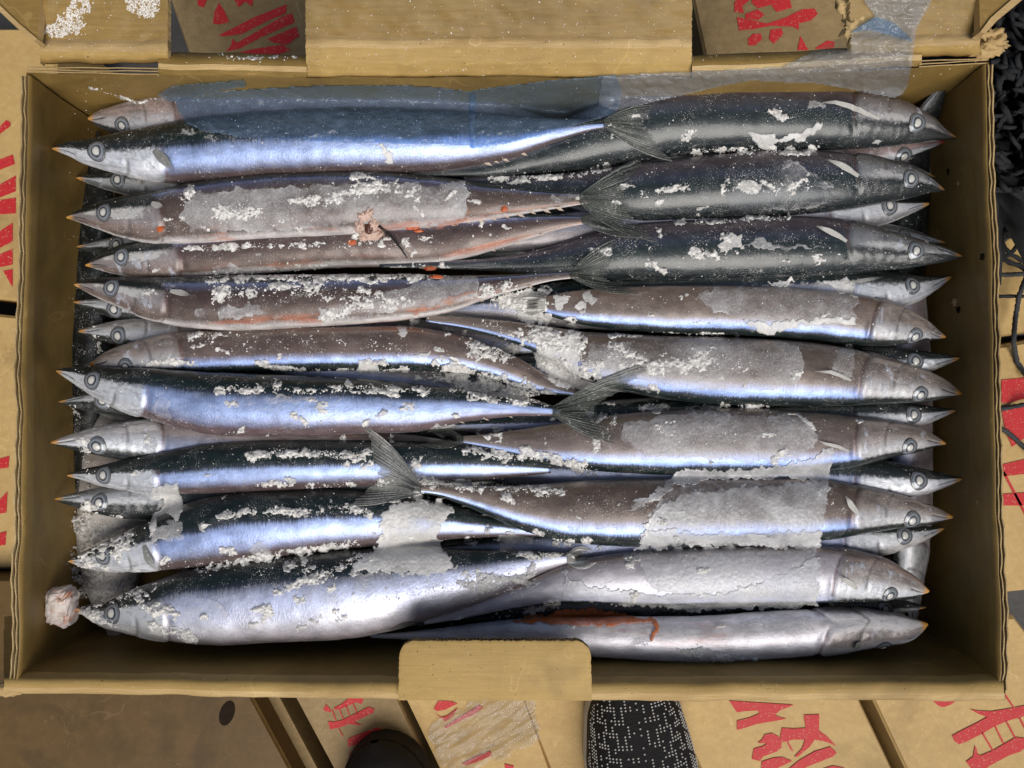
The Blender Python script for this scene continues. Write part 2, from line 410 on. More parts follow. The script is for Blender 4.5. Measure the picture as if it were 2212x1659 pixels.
def flatpoly(name, pts_v, z, mat, parent):
    me = bpy.data.meshes.new(name)
    V = [tuple(P(x, y, z)) for x, y in pts_v]
    import mathutils.geometry as g
    tris = g.tessellate_polygon([[Vector(v) for v in V]])
    F = []
    for a, b_, c in tris:
        n = (Vector(V[b_]) - Vector(V[a])).cross(Vector(V[c]) - Vector(V[a]))
        F.append((a, b_, c) if n.z > 0 else (a, c, b_))
    return mesh_obj(name, V, F, mat, parent)

def quadrect(p0, ang, w, l):
    """footprint from a top-left corner, edge direction ang (image degrees from straight down, to the right)"""
    d = Vector((math.sin(R(ang)), -math.cos(R(ang)))); r = Vector((-d.y, d.x))
    a = Vector(p0[:2]); return [a, a + d*l, a + d*l + r*w, a + r*w]

def carton(label, corners_v, ztop, mat, prints=(), depth=.10, tape=None):
    e = empty('carton'); tag(e, label, 'carton', 'cartons lying below the open box')
    fp = [P(x, y, ztop) for x, y in corners_v]
    area = sum(fp[i].x*fp[(i+1) % 4].y - fp[(i+1) % 4].x*fp[i].y for i in range(4))
    if area < 0: fp = fp[::-1]
    prism('top_panel', fp, ztop - depth, ztop, mat, e, .003)
    for k, pr in enumerate(prints):
        flatpoly('printed_stroke', pr, ztop + .0007, M['red'], e)
    return e

def cv(pts, ox, oy, s): return [(ox + x/s, oy + y/s) for x, y in pts]
S4 = lambda p: cv(p, 1591.3, 1460.3, 3.570)
S2 = lambda p: cv(p, 561.6, 1460.3, 3.376)
ST = lambda p: cv(p, 0, 0, 3.110)
SR = lambda p: cv(p, 1460.3, 0, 2.9465)
SL7 = lambda p: cv(p, 0, 187.2, 2.211)
SL8 = lambda p: cv(p, 0, 842.5, 2.211)
SR6 = lambda p: cv(p, 2117.4, 730.1, 2.211)
def thin(p, q, w=14):
    d = (Vector(q) - Vector(p)).normalized(); n = Vector((-d.y, d.x)) * w * .5
    return [tuple(Vector(p)+n), tuple(Vector(q)+n), tuple(Vector(q)-n), tuple(Vector(p)-n)]

N6 = [S4(q) for q in [
 [(1795,255),(1850,265),(1960,272),(2100,250),(2212,228),(2300,200),(2300,280),(2212,310),(2100,340),(1990,385),(1880,450),(1760,510),(1710,525),(1680,505),(1658,460),(1720,425),(1850,360),(1930,315),(1870,295)],
 thin((2050,120),(2135,245)), thin((1890,435),(1972,572)), thin((1990,385),(2055,518)), thin((2075,345),(2145,478)), thin((2180,325),(2240,440)),
 [(1835,535),(1848,560),(1855,600),(1880,612),(1980,570),(2100,500),(2150,470),(2212,478),(2260,490),(2260,540),(2212,560),(2190,580),(2100,610),(1950,690),(1900,730),(1820,730),(1765,660),(1820,620)],
 [(1500,180),(1545,222),(1570,238),(1600,238),(1650,220),(1700,180)]]]
N6R = [SR6(q) for q in [
 [(100,200),(207,190),(260,190),(260,280),(207,290),(140,310),(100,310)], [(100,345),(207,330),(260,330),(260,470),(207,480),(150,520),(120,450)],
 [(100,605),(207,580),(260,570),(260,650),(207,650),(100,662)], [(100,745),(260,735),(260,800),(100,800)], thin((110,640),(240,890), 12)]]
N5 = [S4(q) for q in [
 [(-60,190),(440,222),(330,265),(290,300),(340,320),(385,328),(300,345),(150,370),(60,400),(0,415),(0,345),(100,320),(170,290),(165,265),(60,270),(0,280)],
 [(515,300),(635,295),(632,420),(700,470),(765,540),(700,510),(600,490),(560,545),(470,620),(440,625),(500,560),(525,490),(430,490),(350,510),(330,490),(345,400),(440,405),(530,400)],
 [(160,515),(190,492),(215,450),(270,440),(320,465),(345,510),(345,550),(310,580),(200,620),(180,655),(115,640),(130,560),(200,540),(235,520)],
 thin((385,500),(428,578)),
 [(190,660),(280,630),(350,625),(425,655),(300,715),(185,730)], [(395,720),(480,650),(600,580),(720,545),(770,590),(740,620),(640,660),(560,690),(500,720)], [(650,720),(740,690),(835,710),(800,740)]]]
N2 = [S2(q) for q in [
 [(535,235),(600,200),(660,150),(760,150),(740,205),(700,190),(600,235),(550,245)], [(460,250),(480,205),(510,240),(520,265)],
 thin((525,245),(555,330), 9), thin((578,240),(608,320), 9), thin((628,215),(650,285), 9), thin((680,205),(710,275), 9), thin((575,385),(605,440), 7),
 [(495,330),(540,335),(600,320),(700,270),(790,225),(835,240),(820,270),(740,305),(690,335),(750,360),(640,350),(580,375),(510,388)],
 [(640,460),(700,430),(850,375),(900,390),(910,410),(880,465),(860,430),(760,460),(700,500),(640,515)],
 [(740,510),(840,480),(920,490),(970,535),(960,575),(880,580),(800,600),(660,605),(650,565),(760,560)]]]
N3 = [S2(q) for q in [
 [(1265,240),(1300,180),(1380,180),(1440,200),(1350,245),(1290,255)], [(1270,265),(1320,300),(1370,285),(1440,230),(1400,300),(1350,330),(1300,290)],
 [(1340,370),(1420,320),(1600,210),(1625,230),(1560,280),(1450,330),(1350,385)], [(1470,640),(1560,590),(1680,545),(1690,580),(1600,620),(1500,650)], [(1780,640),(1850,655),(1840,690),(1790,690)]]]
N10 = [ST(q) for q in [
 [(1320,-30),(1400,-30),(1370,50),(1330,40)], [(1430,160),(1440,80),(1470,20),(1510,80),(1540,150),(1470,165)], [(1560,-30),(1710,-30),(1690,45),(1650,10),(1600,50)],
 [(1465,240),(1700,120),(1925,30),(1920,90),(1800,140),(1620,230),(1500,245)], [(1560,260),(1590,290),(1900,110),(1960,90),(1980,150),(1800,230),(1600,330),(1520,345),(1550,310)], [(1790,265),(1990,180),(2010,240),(1930,300),(1850,290)],
 [(1500,380),(1700,330),(1900,300),(1950,340),(1700,420),(1560,430)]]]
N11 = [SR(q) for q in [
 [(370,10),(420,-10),(480,-10),(420,40),(430,85),(370,75)], [(480,-10),(720,-10),(735,50),(640,78),(600,30),(520,55),(480,20)], [(440,90),(520,60),(560,95),(520,130),(440,120)],
 [(385,110),(480,130),(580,150),(700,110),(800,60),(880,55),(900,90),(860,130),(780,150),(780,190),(740,170),(600,165),(500,185),(400,195)],
 [(455,250),(490,215),(540,215),(545,250),(500,290),(460,290)], [(600,190),(670,180),(680,220),(620,280),(590,250)], [(790,230),(840,320),(770,320)], [(880,310),(960,260),(1010,265),(1000,320)]]]
N8 = [SL7(q) for q in [
 [(-60,240),(0,190),(30,160),(50,170),(48,190),(0,225),(-60,280)], [(-60,370),(60,325),(70,370),(-60,420)], [(-60,500),(75,425),(75,500),(0,530),(-60,550)], [(-60,550),(75,530),(75,605),(-60,615)],
 [(-60,740),(0,690),(60,650),(60,740),(0,770),(-60,800)], [(-60,830),(0,800),(60,775),(60,850),(15,860),(-60,870)], [(15,880),(60,872),(60,960)]]]
N9 = [SL8(q) for q in [[(-60,345),(45,315),(40,370),(-60,385)], [(-60,560),(0,520),(35,485),(30,585),(-60,600)], [(-60,700),(30,675),(25,740),(-60,750)], [(-60,900),(25,878),(25,925),(-60,925)]]]

carton('shade-toned waxed carton with an oval punched hole below the box, lower left corner', [(-290,1250),(407,1250),(707,1810),(13,1810)], ZC + .02, M['carton_dark'])
carton('narrow shade-toned carton side wedged between the waxed carton and a black gap', [(440,1310),(500,1310),(766,1810),(716,1810)], ZC - .005, M['carton_shaded'])
carton('shaded carton with bold red print, left of the black gap under the front rim', [(500,1250),(740,1250),(996,1810),(800,1810)], ZC, M['carton_shaded'], N2)
carton('carton with red print under clear wrap, left of the shoe', [(750,1250),(1040,1250),(1240,1810),(1020,1810)], ZC - .004, M['carton'], N3)
carton('bare tan carton directly left of the dotted black shoe', [(1048,1300),(1330,1300),(1530,1810),(1245,1810)], ZC - .003, M['carton'])
carton('tan carton with crumbly frost and red print, right of the shoe', [(1360,1330),(1770,1330),(1998,1810),(1580,1810)], ZC, M['carton'], N5)
carton('clean tan carton with large red ladder-like characters, lower right corner', [(1800,1330),(2160,760),(2700,760),(2560,1810),(2026,1810)][0:1] + [(2190,1330),(2560,1810),(2026,1810)], ZC + .001, M['carton'], N6)
carton('tan carton with worn red print beyond the right wall', [(2080,760),(2420,700),(2460,1250),(2080,1290)], ZC, M['carton'], N6R)
carton('bare frosty carton at the right edge, under the black ropes', [(2080,380),(2420,330),(2420,690),(2080,740)], ZC - .01, M['carton'])
carton('tan carton with bold red strokes beyond the left wall, upper one', [(-400,60),(120,60),(120,660),(-400,600)], ZC, M['carton'], N8)
carton('tan carton with red print beyond the left wall, lower one', [(-400,640),(110,690),(110,1230),(-400,1230)], ZC - .004, M['carton'], N9)
carton('shaded carton with red brush strokes seen through the left lid slot', [(340,-80),(720,-80),(720,330),(480,330)], ZC + .01, M['carton_shaded'], N10)
carton('shaded carton with red characters seen through the right lid slot', [(1480,-80),(1800,-80),(1900,300),(1560,300)], ZC + .01, M['carton_shaded'], N11)

# oval hole of the dark carton
hole = [(490 + 15*math.cos(a) - 9*math.sin(a)*1.0 + 0*math.sin(a), 1541 + 26*math.sin(a) + 5*math.cos(a)) for a in [i*2*math.pi/20 for i in range(20)]]
def mat_plain(name, c, r=.6, spec=.4, bumps=300, bs=.4):
    b = NB(name); p = b.pos()
    cc = b.mix(b.noise(p, bumps*.3, 3), tuple(v*.7 for v in c), tuple(v*1.25 for v in c))
    return b.done(b.principled(cc, r, 0, b.bump(b.noise(p, bumps, 3), bs, .001), spec))
M['blackish'] = mat_plain('punched_hole', (.022, .015, .010), .9, .05)
dk = [o for o in bpy.data.objects if o.name == 'carton'][0]
flatpoly('punched_hole', hole, ZC + .0207, M['blackish'], dk)

# carton that carries the open box
sup = empty('carton'); tag(sup, 'plain carton stacked directly beneath the open fish box', 'carton')
prism('top_panel', [(-.19, -.12), (.19, -.12), (.19, .12), (-.19, .12)], -.4195, -.0595, M['carton'], sup, .003)

# ------------------------------------------------------------------ the open box
ZR = .030; ZF = -.055
box = empty('cardboard_box'); tag(box, 'open double-wall cardboard box packed with frozen saury', 'box')

def strip_grid(name, rows, mat, parent, wob=.0, seed=0, close=False, smooth=True):
    """rows: list of polylines of equal length (metres) -> a lofted sheet"""
    A = np.array(rows, float); n, m = A.shape[:2]
    if wob:
        A[..., 2] += wob * fbm(A[..., 0]*60 + seed, A[..., 1]*60, 0)
        A[..., 1] += wob * fbm(A[..., 0]*50 + seed, A[..., 2]*70 + 9, 1)
    F = []
    for i in range(n - 1):
        for j in range(m - 1):
            a = i*m + j; F.append((a, a + 1, a + m + 1, a + m))
    return mesh_obj(name, A.reshape(-1, 3), F, mat, parent, smooth)

def lerp(a, b, t): return a + (b - a)*t

def bulge(z):
    return float(np.interp(z, [ZF, -.025, .002, .016, .0235, ZR], [.0050, .0068, .0056, .0026, 0, 0]))
def side_wall(x_top, y_top, x_bot, y_bot, sgn, name):
    """a left or right wall: inner face through two rim points, cut edge with real flutes"""
    a = P(x_top, y_top, ZR); c = P(x_bot, y_bot, ZR)
    n = 70; ys = np.linspace(0, 1, n)
    inx = np.array([lerp(a.x, c.x, t) for t in ys]) + .0006*fbm(ys*7 + sgn, ys*0, 0)
    yy = np.array([lerp(a.y, c.y, t) for t in ys])
    top = ZR + .0007*fbm(ys*16, ys*0 + sgn*3, 1)
    def liner(off, th, z0, mat, nm, par, drop=0):
        rows = []
        for k, (dx, zz) in enumerate([(0, 'b'), (0, 't'), (th, 't'), (th, 'b')]):
            rows.append([(inx[i] + sgn*(off + dx), yy[i], (top[i] - drop + .0004*math.sin(i*2.1 + off*9e3)) if zz == 't' else z0) for i in range(n)])
        return strip_grid(nm, rows, mat, par, smooth=False)
    rows = [[(inx[i] + sgn*bulge(zz_)*math.sin(math.pi*min(1, max(0, ys[i]*.9 + .05)))**.5, yy[i], zz_ if zz_ < ZR else top[i]) for i in range(n)] for zz_ in (ZF - .002, -.04, -.025, -.012, .002, .009, .016, .020, .0235, .027, ZR)]
    rows.append([(inx[i] + sgn*.0005, yy[i], top[i]) for i in range(n)])
    w = strip_grid(name, rows, M['kraft_side'], box)
    liner(.00140, .0005, ZR - .006, M['kraft_edge'], 'middle_liner', w)
    liner(.0029, .0006, ZR - .014, M['kraft_edge'], 'outer_liner', w)
    strip_grid('outer_face', [[(inx[i] + sgn*(.0035 + bulge(zz_)), yy[i], zz_) for i in range(n)] for zz_ in (ZF - .003, -.025, .004, ZR - .002)], M['kraft_out'], w)
    for off in (.00095, .00238):                    # two layers of flutes
        Ln = abs(c.y - a.y); ns = int(Ln/.0013)*6
        rows = []
        for zz in (0, 1):
            row = []
            for i in range(ns + 1):
                t = i/ns; k = t*(n - 1); i0 = min(int(k), n - 2); f = k - i0
                x = lerp(inx[i0], inx[i0+1], f); y = lerp(yy[i0], yy[i0+1], f); tz = lerp(top[i0], top[i0+1], f)
                row.append((x + sgn*(off + .00044*math.sin(t*Ln/.0013*2*math.pi)), y, (tz - .0006) if zz else ZR - .0055))
            rows.append(row)
        strip_grid('flute', rows, M['flute'], w, smooth=False)
    return w
side_wall(64, 163, 40, 1480, -1, 'side_wall')
side_wall(2128, 140, 2158, 1492, 1, 'side_wall')

# floor of the box
fl = [P(50, 150, ZR), P(40, 1480, ZR), P(2158, 1492, ZR), P(2128, 140, ZR)]
prism('floor_panel', [(p.x*.995, p.y*.995) for p in fl], ZF - .004, ZF, M['kraft_in'], box, .0005)

def loft_x(name, xs, prof, mat, parent, wob=.0004, seed=0, n=None):
    """profile points given as functions of x in view units: prof = [(y(x) , z) ...]"""
    n = n or max(6, int(abs(xs[1] - xs[0])/14))
    rows = []
    X = np.linspace(xs[0], xs[1], n)
    for (yf, z) in prof:
        yv = yf(X) if callable(yf) else np.full(n, float(yf))
        rows.append(Pn(X, yv, np.full(n, z)))
    return strip_grid(name, rows, mat, parent, wob, seed)

# front wall with its folded-over rim
yi = lambda X: np.interp(X, [22, 860, 1280, 2165], [1462, 1472, 1474, 1470])
yo = lambda X: np.interp(X, [8, 860, 1280, 2165], [1497, 1510, 1514, 1514])
def under(yf, z, zr=ZR):    # the point straight below rim point (y at zr) as the view shows it
    return lambda X: CY + (yf(X) - CY)*(H - zr)/(H - z)
fw = loft_x('front_wall', (10, 2168), [(under(yi, ZF), ZF), (under(yi, -.02), -.02), (under(yi, .012), .012), (under(yi, .024), .024)], M['kraft_in'], box, .0005, 3)
loft_x('folded_rim', (10, 2168), [(under(yi, .024), .0240), (yi, .0292), (lambda X: yi(X)*.72 + yo(X)*.28, .0310), (lambda X: yi(X)*.35 + yo(X)*.65, .0306)], M['kraft_out'], fw, .0005, 3)
loft_x('worn_crease', (8, 2170), [(lambda X: yi(X)*.35 + yo(X)*.65, .0306), (lambda X: yi(X)*.12 + yo(X)*.88, .0296), (yo, .0270), (under(yo, .020), .020), (under(yo, ZF), ZF - .002)], M['kraft_torn'], fw, .0005, 3)

# front tuck tab, folded in over the fish
def rounded(x0, x1, y0, y1, r, n=9):
    pts = [(x0 - 2, y1)]
    for i in range(n): a = math.pi + i*math.pi/2/(n-1); pts.append((x0 + r + r*math.cos(a), y0 + r + r*math.sin(a)))
    for i in range(n): a = 1.5*math.pi + i*math.pi/2/(n-1); pts.append((x1 - r + r*math.cos(a), y0 + r + r*math.sin(a)))
    pts.append((x1 + 2, y1)); return pts
outl = rounded(862, 1276, 1384, 1513, 34)
def densify(pts, step):
    out = []
    for i in range(len(pts) - 1):
        a = Vector(pts[i]); c = Vector(pts[i+1]); k = max(1, int((c - a).length/step))
        for j in range(k): out.append(tuple(a.lerp(c, j/k)))
    out.append(tuple(pts[-1])); return out
outl = densify(outl, 4)
def ztab(y): return .0335 + (1513 - y)/130*.004
TH = .0034
top = [P(x + random.uniform(-1, 1), y + random.uniform(-1, 1), ztab(y)) for x, y in outl]
V = [tuple(p) for p in top]; n = len(V)
cxy = (1069, 1470)
ring2 = []
for (x, y), p in zip(outl, top):
    ring2.append(P(x + (cxy[0]-x)*.03, y + (cxy[1]-y)*.06, ztab(y) + .0004))
V += [tuple(p) for p in ring2]
V.append(tuple(P(*cxy, ztab(1470) + .0004)))
F = [(i, i+1, n+i+1, n+i) for i in range(n-1)] + [(n+i, n+i+1, 2*n) for i in range(n-1)] + [(n-1, 0, n, 2*n-1), (2*n-1, n, 2*n)]
F = [tuple(reversed(f)) for f in F]
tab = mesh_obj('front_tab', V, F, M['kraft_out'], box, True)
def rim_ribbon(name, off0, off1, mat, jig, amp=0):
    Vr = []; 
    for i, ((x, y), p) in enumerate(zip(outl, top)):
        q = p.copy()
        if amp:
            nx = (cxy[0]-x); ny = -(cxy[1]-y); l = math.hypot(nx, ny)
            k = amp*(1 if i % 2 else -1); q.x += nx/l*(.0004 + k); q.y += ny/l*(.0004 + k)
        Vr.append((q.x, q.y, q.z - off0)); Vr.append((q.x + random.uniform(-jig, jig), q.y + random.uniform(-jig, jig), q.z - off1))
    Fr = [(2*i, 2*i+2, 2*i+3, 2*i+1) for i in range(len(outl)-1)]
    return mesh_obj(name, Vr, Fr, mat, tab)
rim_ribbon('top_liner', 0, .0006, M['kraft_edge'], .0001)
rim_ribbon('flute', .0006, .0030, M['flute'], .0003, .00035)
rim_ribbon('bottom_liner', .0030, .0036, M['kraft_edge'], .0002)
flatb = [(p.x, p.y, p.z - .0033) for p in top]
mesh_obj('inner_face', flatb, [tuple(range(len(flatb)))], M['kraft_in'], tab)

# back wall: inner face, then the three lid tongues and the two rolled rims between them
yb = lambda X: np.interp(X, [60, 340, 660, 1495, 1830, 2132], [156, 160, 168, 168, 152, 136])
bw = loft_x('back_wall', (56, 2134), [(under(yb, ZF), ZF), (under(yb, -.02), -.02), (under(yb, .010), .010), (under(yb, .0235), .0235), (yb, .0288)], M['kraft_in'], box, .0005, 11)
sh = lambda f, d: (lambda X: f(X) + d)
def cut_rim(x0, x1):
    for k, (d, hh) in enumerate([(0, .0008), (-5.5, .0014), (-11, .0016)]):
        loft_x('rim_liner', (x0, x1), [(sh(yb, d + 1.6), .020), (sh(yb, d + 1.6), .0288 + hh), (sh(yb, d - .8), .0288 + hh), (sh(yb, d - .8), .020)], M['kraft_edge'], bw, .0003, 20 + k)
    for d in (-1.6, -7.2):
        n = int((x1 - x0)/6.2)*6; X = np.linspace(x0, x1, n)
        Y = yb(X) + d - 1.6 + 1.5*np.sin((X - x0)/6.2*2*np.pi)
        strip_grid('flute', [Pn(X, Y, np.full(n, .022)), Pn(X, Y, .0290 + .0003*np.sin(X*.7))], M['flute'], bw, smooth=False)
cut_rim(58, 342); cut_rim(1985, 2130)
def rolled(x0, x1, seed):
    r = loft_x('rolled_rim', (x0, x1), [(sh(yb, 1), .0282), (sh(yb, -12), .0312), (sh(yb, -22), .0322), (sh(yb, -34), .0315), (sh(yb, -45), .0285), (sh(yb, -47), .0200), (sh(yb, -46), -.01)], M['kraft_in'], bw, .0005, seed, n=int((x1-x0)/7))
    loft_x('worn_crease', (x0, x1), [(sh(yb, -11), .0313), (sh(yb, -17), .0322), (sh(yb, -23), .0324)], M['kraft_torn'], r, .0005, seed, n=int((x1-x0)/7))
rolled(342, 662, 31); rolled(1494, 1990, 37)

def tongue(x0, x1, prof, seed, mats, jag=2.0, th=.0032):
    """a lid tongue: bent sheet with thickness and ragged cut sides"""
    t = None
    n = max(8, int((x1 - x0)/9)); X0 = np.linspace(0, 1, n)
    for s, (rng_, mat, nm) in enumerate(mats):
        rows = []
        ks = []
        for (y, z) in prof[rng_[0]:rng_[1] + 1]: ks.append((y, z))
        dense = []
        for i in range(len(ks) - 1):
            m = max(1, int(abs(ks[i+1][0] - ks[i][0])/5))
            for j in range(m): dense.append((lerp(ks[i][0], ks[i+1][0], j/m), lerp(ks[i][1], ks[i+1][1], j/m)))
        dense.append(ks[-1])
        for (y, z) in dense:
            X = lerp(x0, x1, X0) + 0
            X[0] += jag*float(vnoise(np.array(y*.35 + seed), np.array(1.5), 0)); X[-1] += jag*float(vnoise(np.array(y*.35 + seed), np.array(7.5), 1))
            Yw = y + 2.2*fbm(X*.03 + seed, X*0 + y*.02, 2)
            rows.append(Pn(X, Yw, z + .0003*fbm(X*.05, X*0 + y*.05 + seed, 3)))
        A = np.array(rows)
        o = strip_grid(nm, A, mat, t or bw, .0002, seed)
        # cut sides
        for side in (0, -1):
            e = A[:, side]; lo = e.copy(); lo[:, 2] -= th
            strip_grid('cut_edge', [e + 0, lo], M['kraft_edge'], o, smooth=False)
        t = t or o
    return t
tongue(86, 362, [(-170, .052), (86, .0325), (98, .0345), (112, .0345), (126, .0325), (136, .027), (138, .015)], 3, [((0, 1), M['kraft_in'], 'lid_tongue'), ((1, 3), M['kraft_torn'], 'torn_crease'), ((3, 6), M['kraft_out'], 'hinge_roll')])
tongue(660, 1494, [(-170, .058), (78, .0335), (90, .0350), (104, .0342), (135, .0322), (166, .0270), (170, .0235)], 5, [((0, 1), M['kraft_in'], 'lid_tongue'), ((1, 3), M['kraft_torn'], 'torn_crease'), ((3, 6), M['kraft_out'], 'hinge_roll')])
tongue(1836, 2116, [(-170, .052), (74, .0325), (86, .0345), (100, .0345), (112, .0320), (121, .027), (123, .015)], 8, [((0, 1), M['kraft_in'], 'lid_tongue'), ((1, 3), M['kraft_torn'], 'torn_crease'), ((3, 6), M['kraft_out'], 'hinge_roll')], 6)

def plate(name, pts_v, z, th, mat, parent, edge_mat, tilt=None):
    zz = (lambda x, y: z) if tilt is None else tilt
    V = [P(x, y, zz(x, y)) for x, y in pts_v]; n = len(V)
    o = mesh_obj(name, [tuple(v) for v in V], [tuple(range(n))[::-1]], mat, parent)
    if (V[1]-V[0]).cross(V[2]-V[1]).z > 0:
        o.data.flip_normals()
    W = V + [v - Vector((0, 0, th)) for v in V]
    mesh_obj('cut_edge', [tuple(v) for v in W], [(i, (i+1) % n, n + (i+1) % n, n + i) for i in range(n)], edge_mat, o)
    return o
loft_x('lid_panel', (70, 2130), [(-45, .0475), (-200, .062), (-420, .080), (-620, .095)], M['kraft_in'], bw, .0006, 41)
# side ears of the lid
plate('lid_ear', [(-60,-120),(96,-120),(88,0),(80,84),(74,88),(40,56),(0,20),(-60,-36)], .040, .004, M['kraft_in'], bw, M['kraft_torn'])
plate('torn_strip', [(74,90),(80,84),(40,50),(0,12),(-60,-44),(-60,-32),(0,26),(36,60)], .0412, .006, M['kraft_torn'], bw, M['kraft_torn'])
plate('lid_ear', [(2112,-120),(2290,-120),(2270,-60),(2196,2),(2150,40),(2124,70),(2116,68)], .040, .004, M['kraft_in'], bw, M['kraft_torn'])
plate('torn_strip', [(2116,70),(2128,72),(2152,46),(2200,6),(2270,-52),(2280,-64),(2262,-66),(2186,-2),(2140,38)], .0412, .006, M['kraft_torn'], bw, M['kraft_torn'])
# torn corner fibres
def lump(name, c, r, mat, parent, seed=0, sx=1, sy=1, sz=1, sub=3, rough=.35, freq=3.0, box_=1.0):
    import bmesh
    bm = bmesh.new(); bmesh.ops.create_icosphere(bm, subdivisions=sub, radius=1)
    V = np.array([v.co[:] for v in bm.verts]); F = [[v.index for v in f.verts] for f in bm.faces]; bm.free()
    d = 1 + rough*fbm(V[:, 0]*freq + seed*3.1 + V[:, 2]*1.7, V[:, 1]*freq + seed + V[:, 2]*2.3, seed % 4, 4)
    if box_ != 1: V = np.sign(V)*np.abs(V)**box_*.86
    V = V*d[:, None]*np.array([sx, sy, sz])*r + np.array(c)
    return mesh_obj(name, V, F, mat, parent, True)
for k, (x, y, rr) in enumerate([(2140, 78, .003), (2150, 92, .0035), (2135, 104, .003), (2120, 118, .0025), (2146, 110, .0022)]):
    lump('torn_fibre', P(x, y, .029), rr, M['kraft_torn'], bw, k, 1.6, 1.1, .8, 3, .6)
for k, (x, y, rr) in enumerate([(1838, 8, .004), (1846, 40, .003), (1838, 62, .0028), (1858, 22, .003)]):
    lump('torn_fibre', P(x, y, .033), rr, M['kraft_torn'], bw, k + 9, 1.2, 1.4, .6, 3, .6)
lump('torn_fibre', P(14, 1490, .028), .003, M['kraft_torn'], fw, 3, 2.2, .9, .5, 3, .5)
#FISH
# ------------------------------------------------------------------ fish
MS = 52                                             # vertices round the body
U_RINGS = np.concatenate([np.linspace(0, .055, 20)[:-1], np.linspace(.055, .23, 46)[:-1], np.linspace(.23, 1, 96)])
PROF_U = [0, .012, .03, .08, .14, .2, .3, .45, .6, .75, .88, .96, 1]
PROF_H = [.05, .13, .24, .50, .72, .87, .98, 1, .95, .72, .38, .17, .14]
ALLV, ALLF = [], []                                 # every solid surface so far, for laying things on it
def collect(V, F):
    off = sum(len(a) for a in ALLV)
    ALLV.append(np.asarray(V)); ALLF.extend([[i + off for i in f] for f in F])

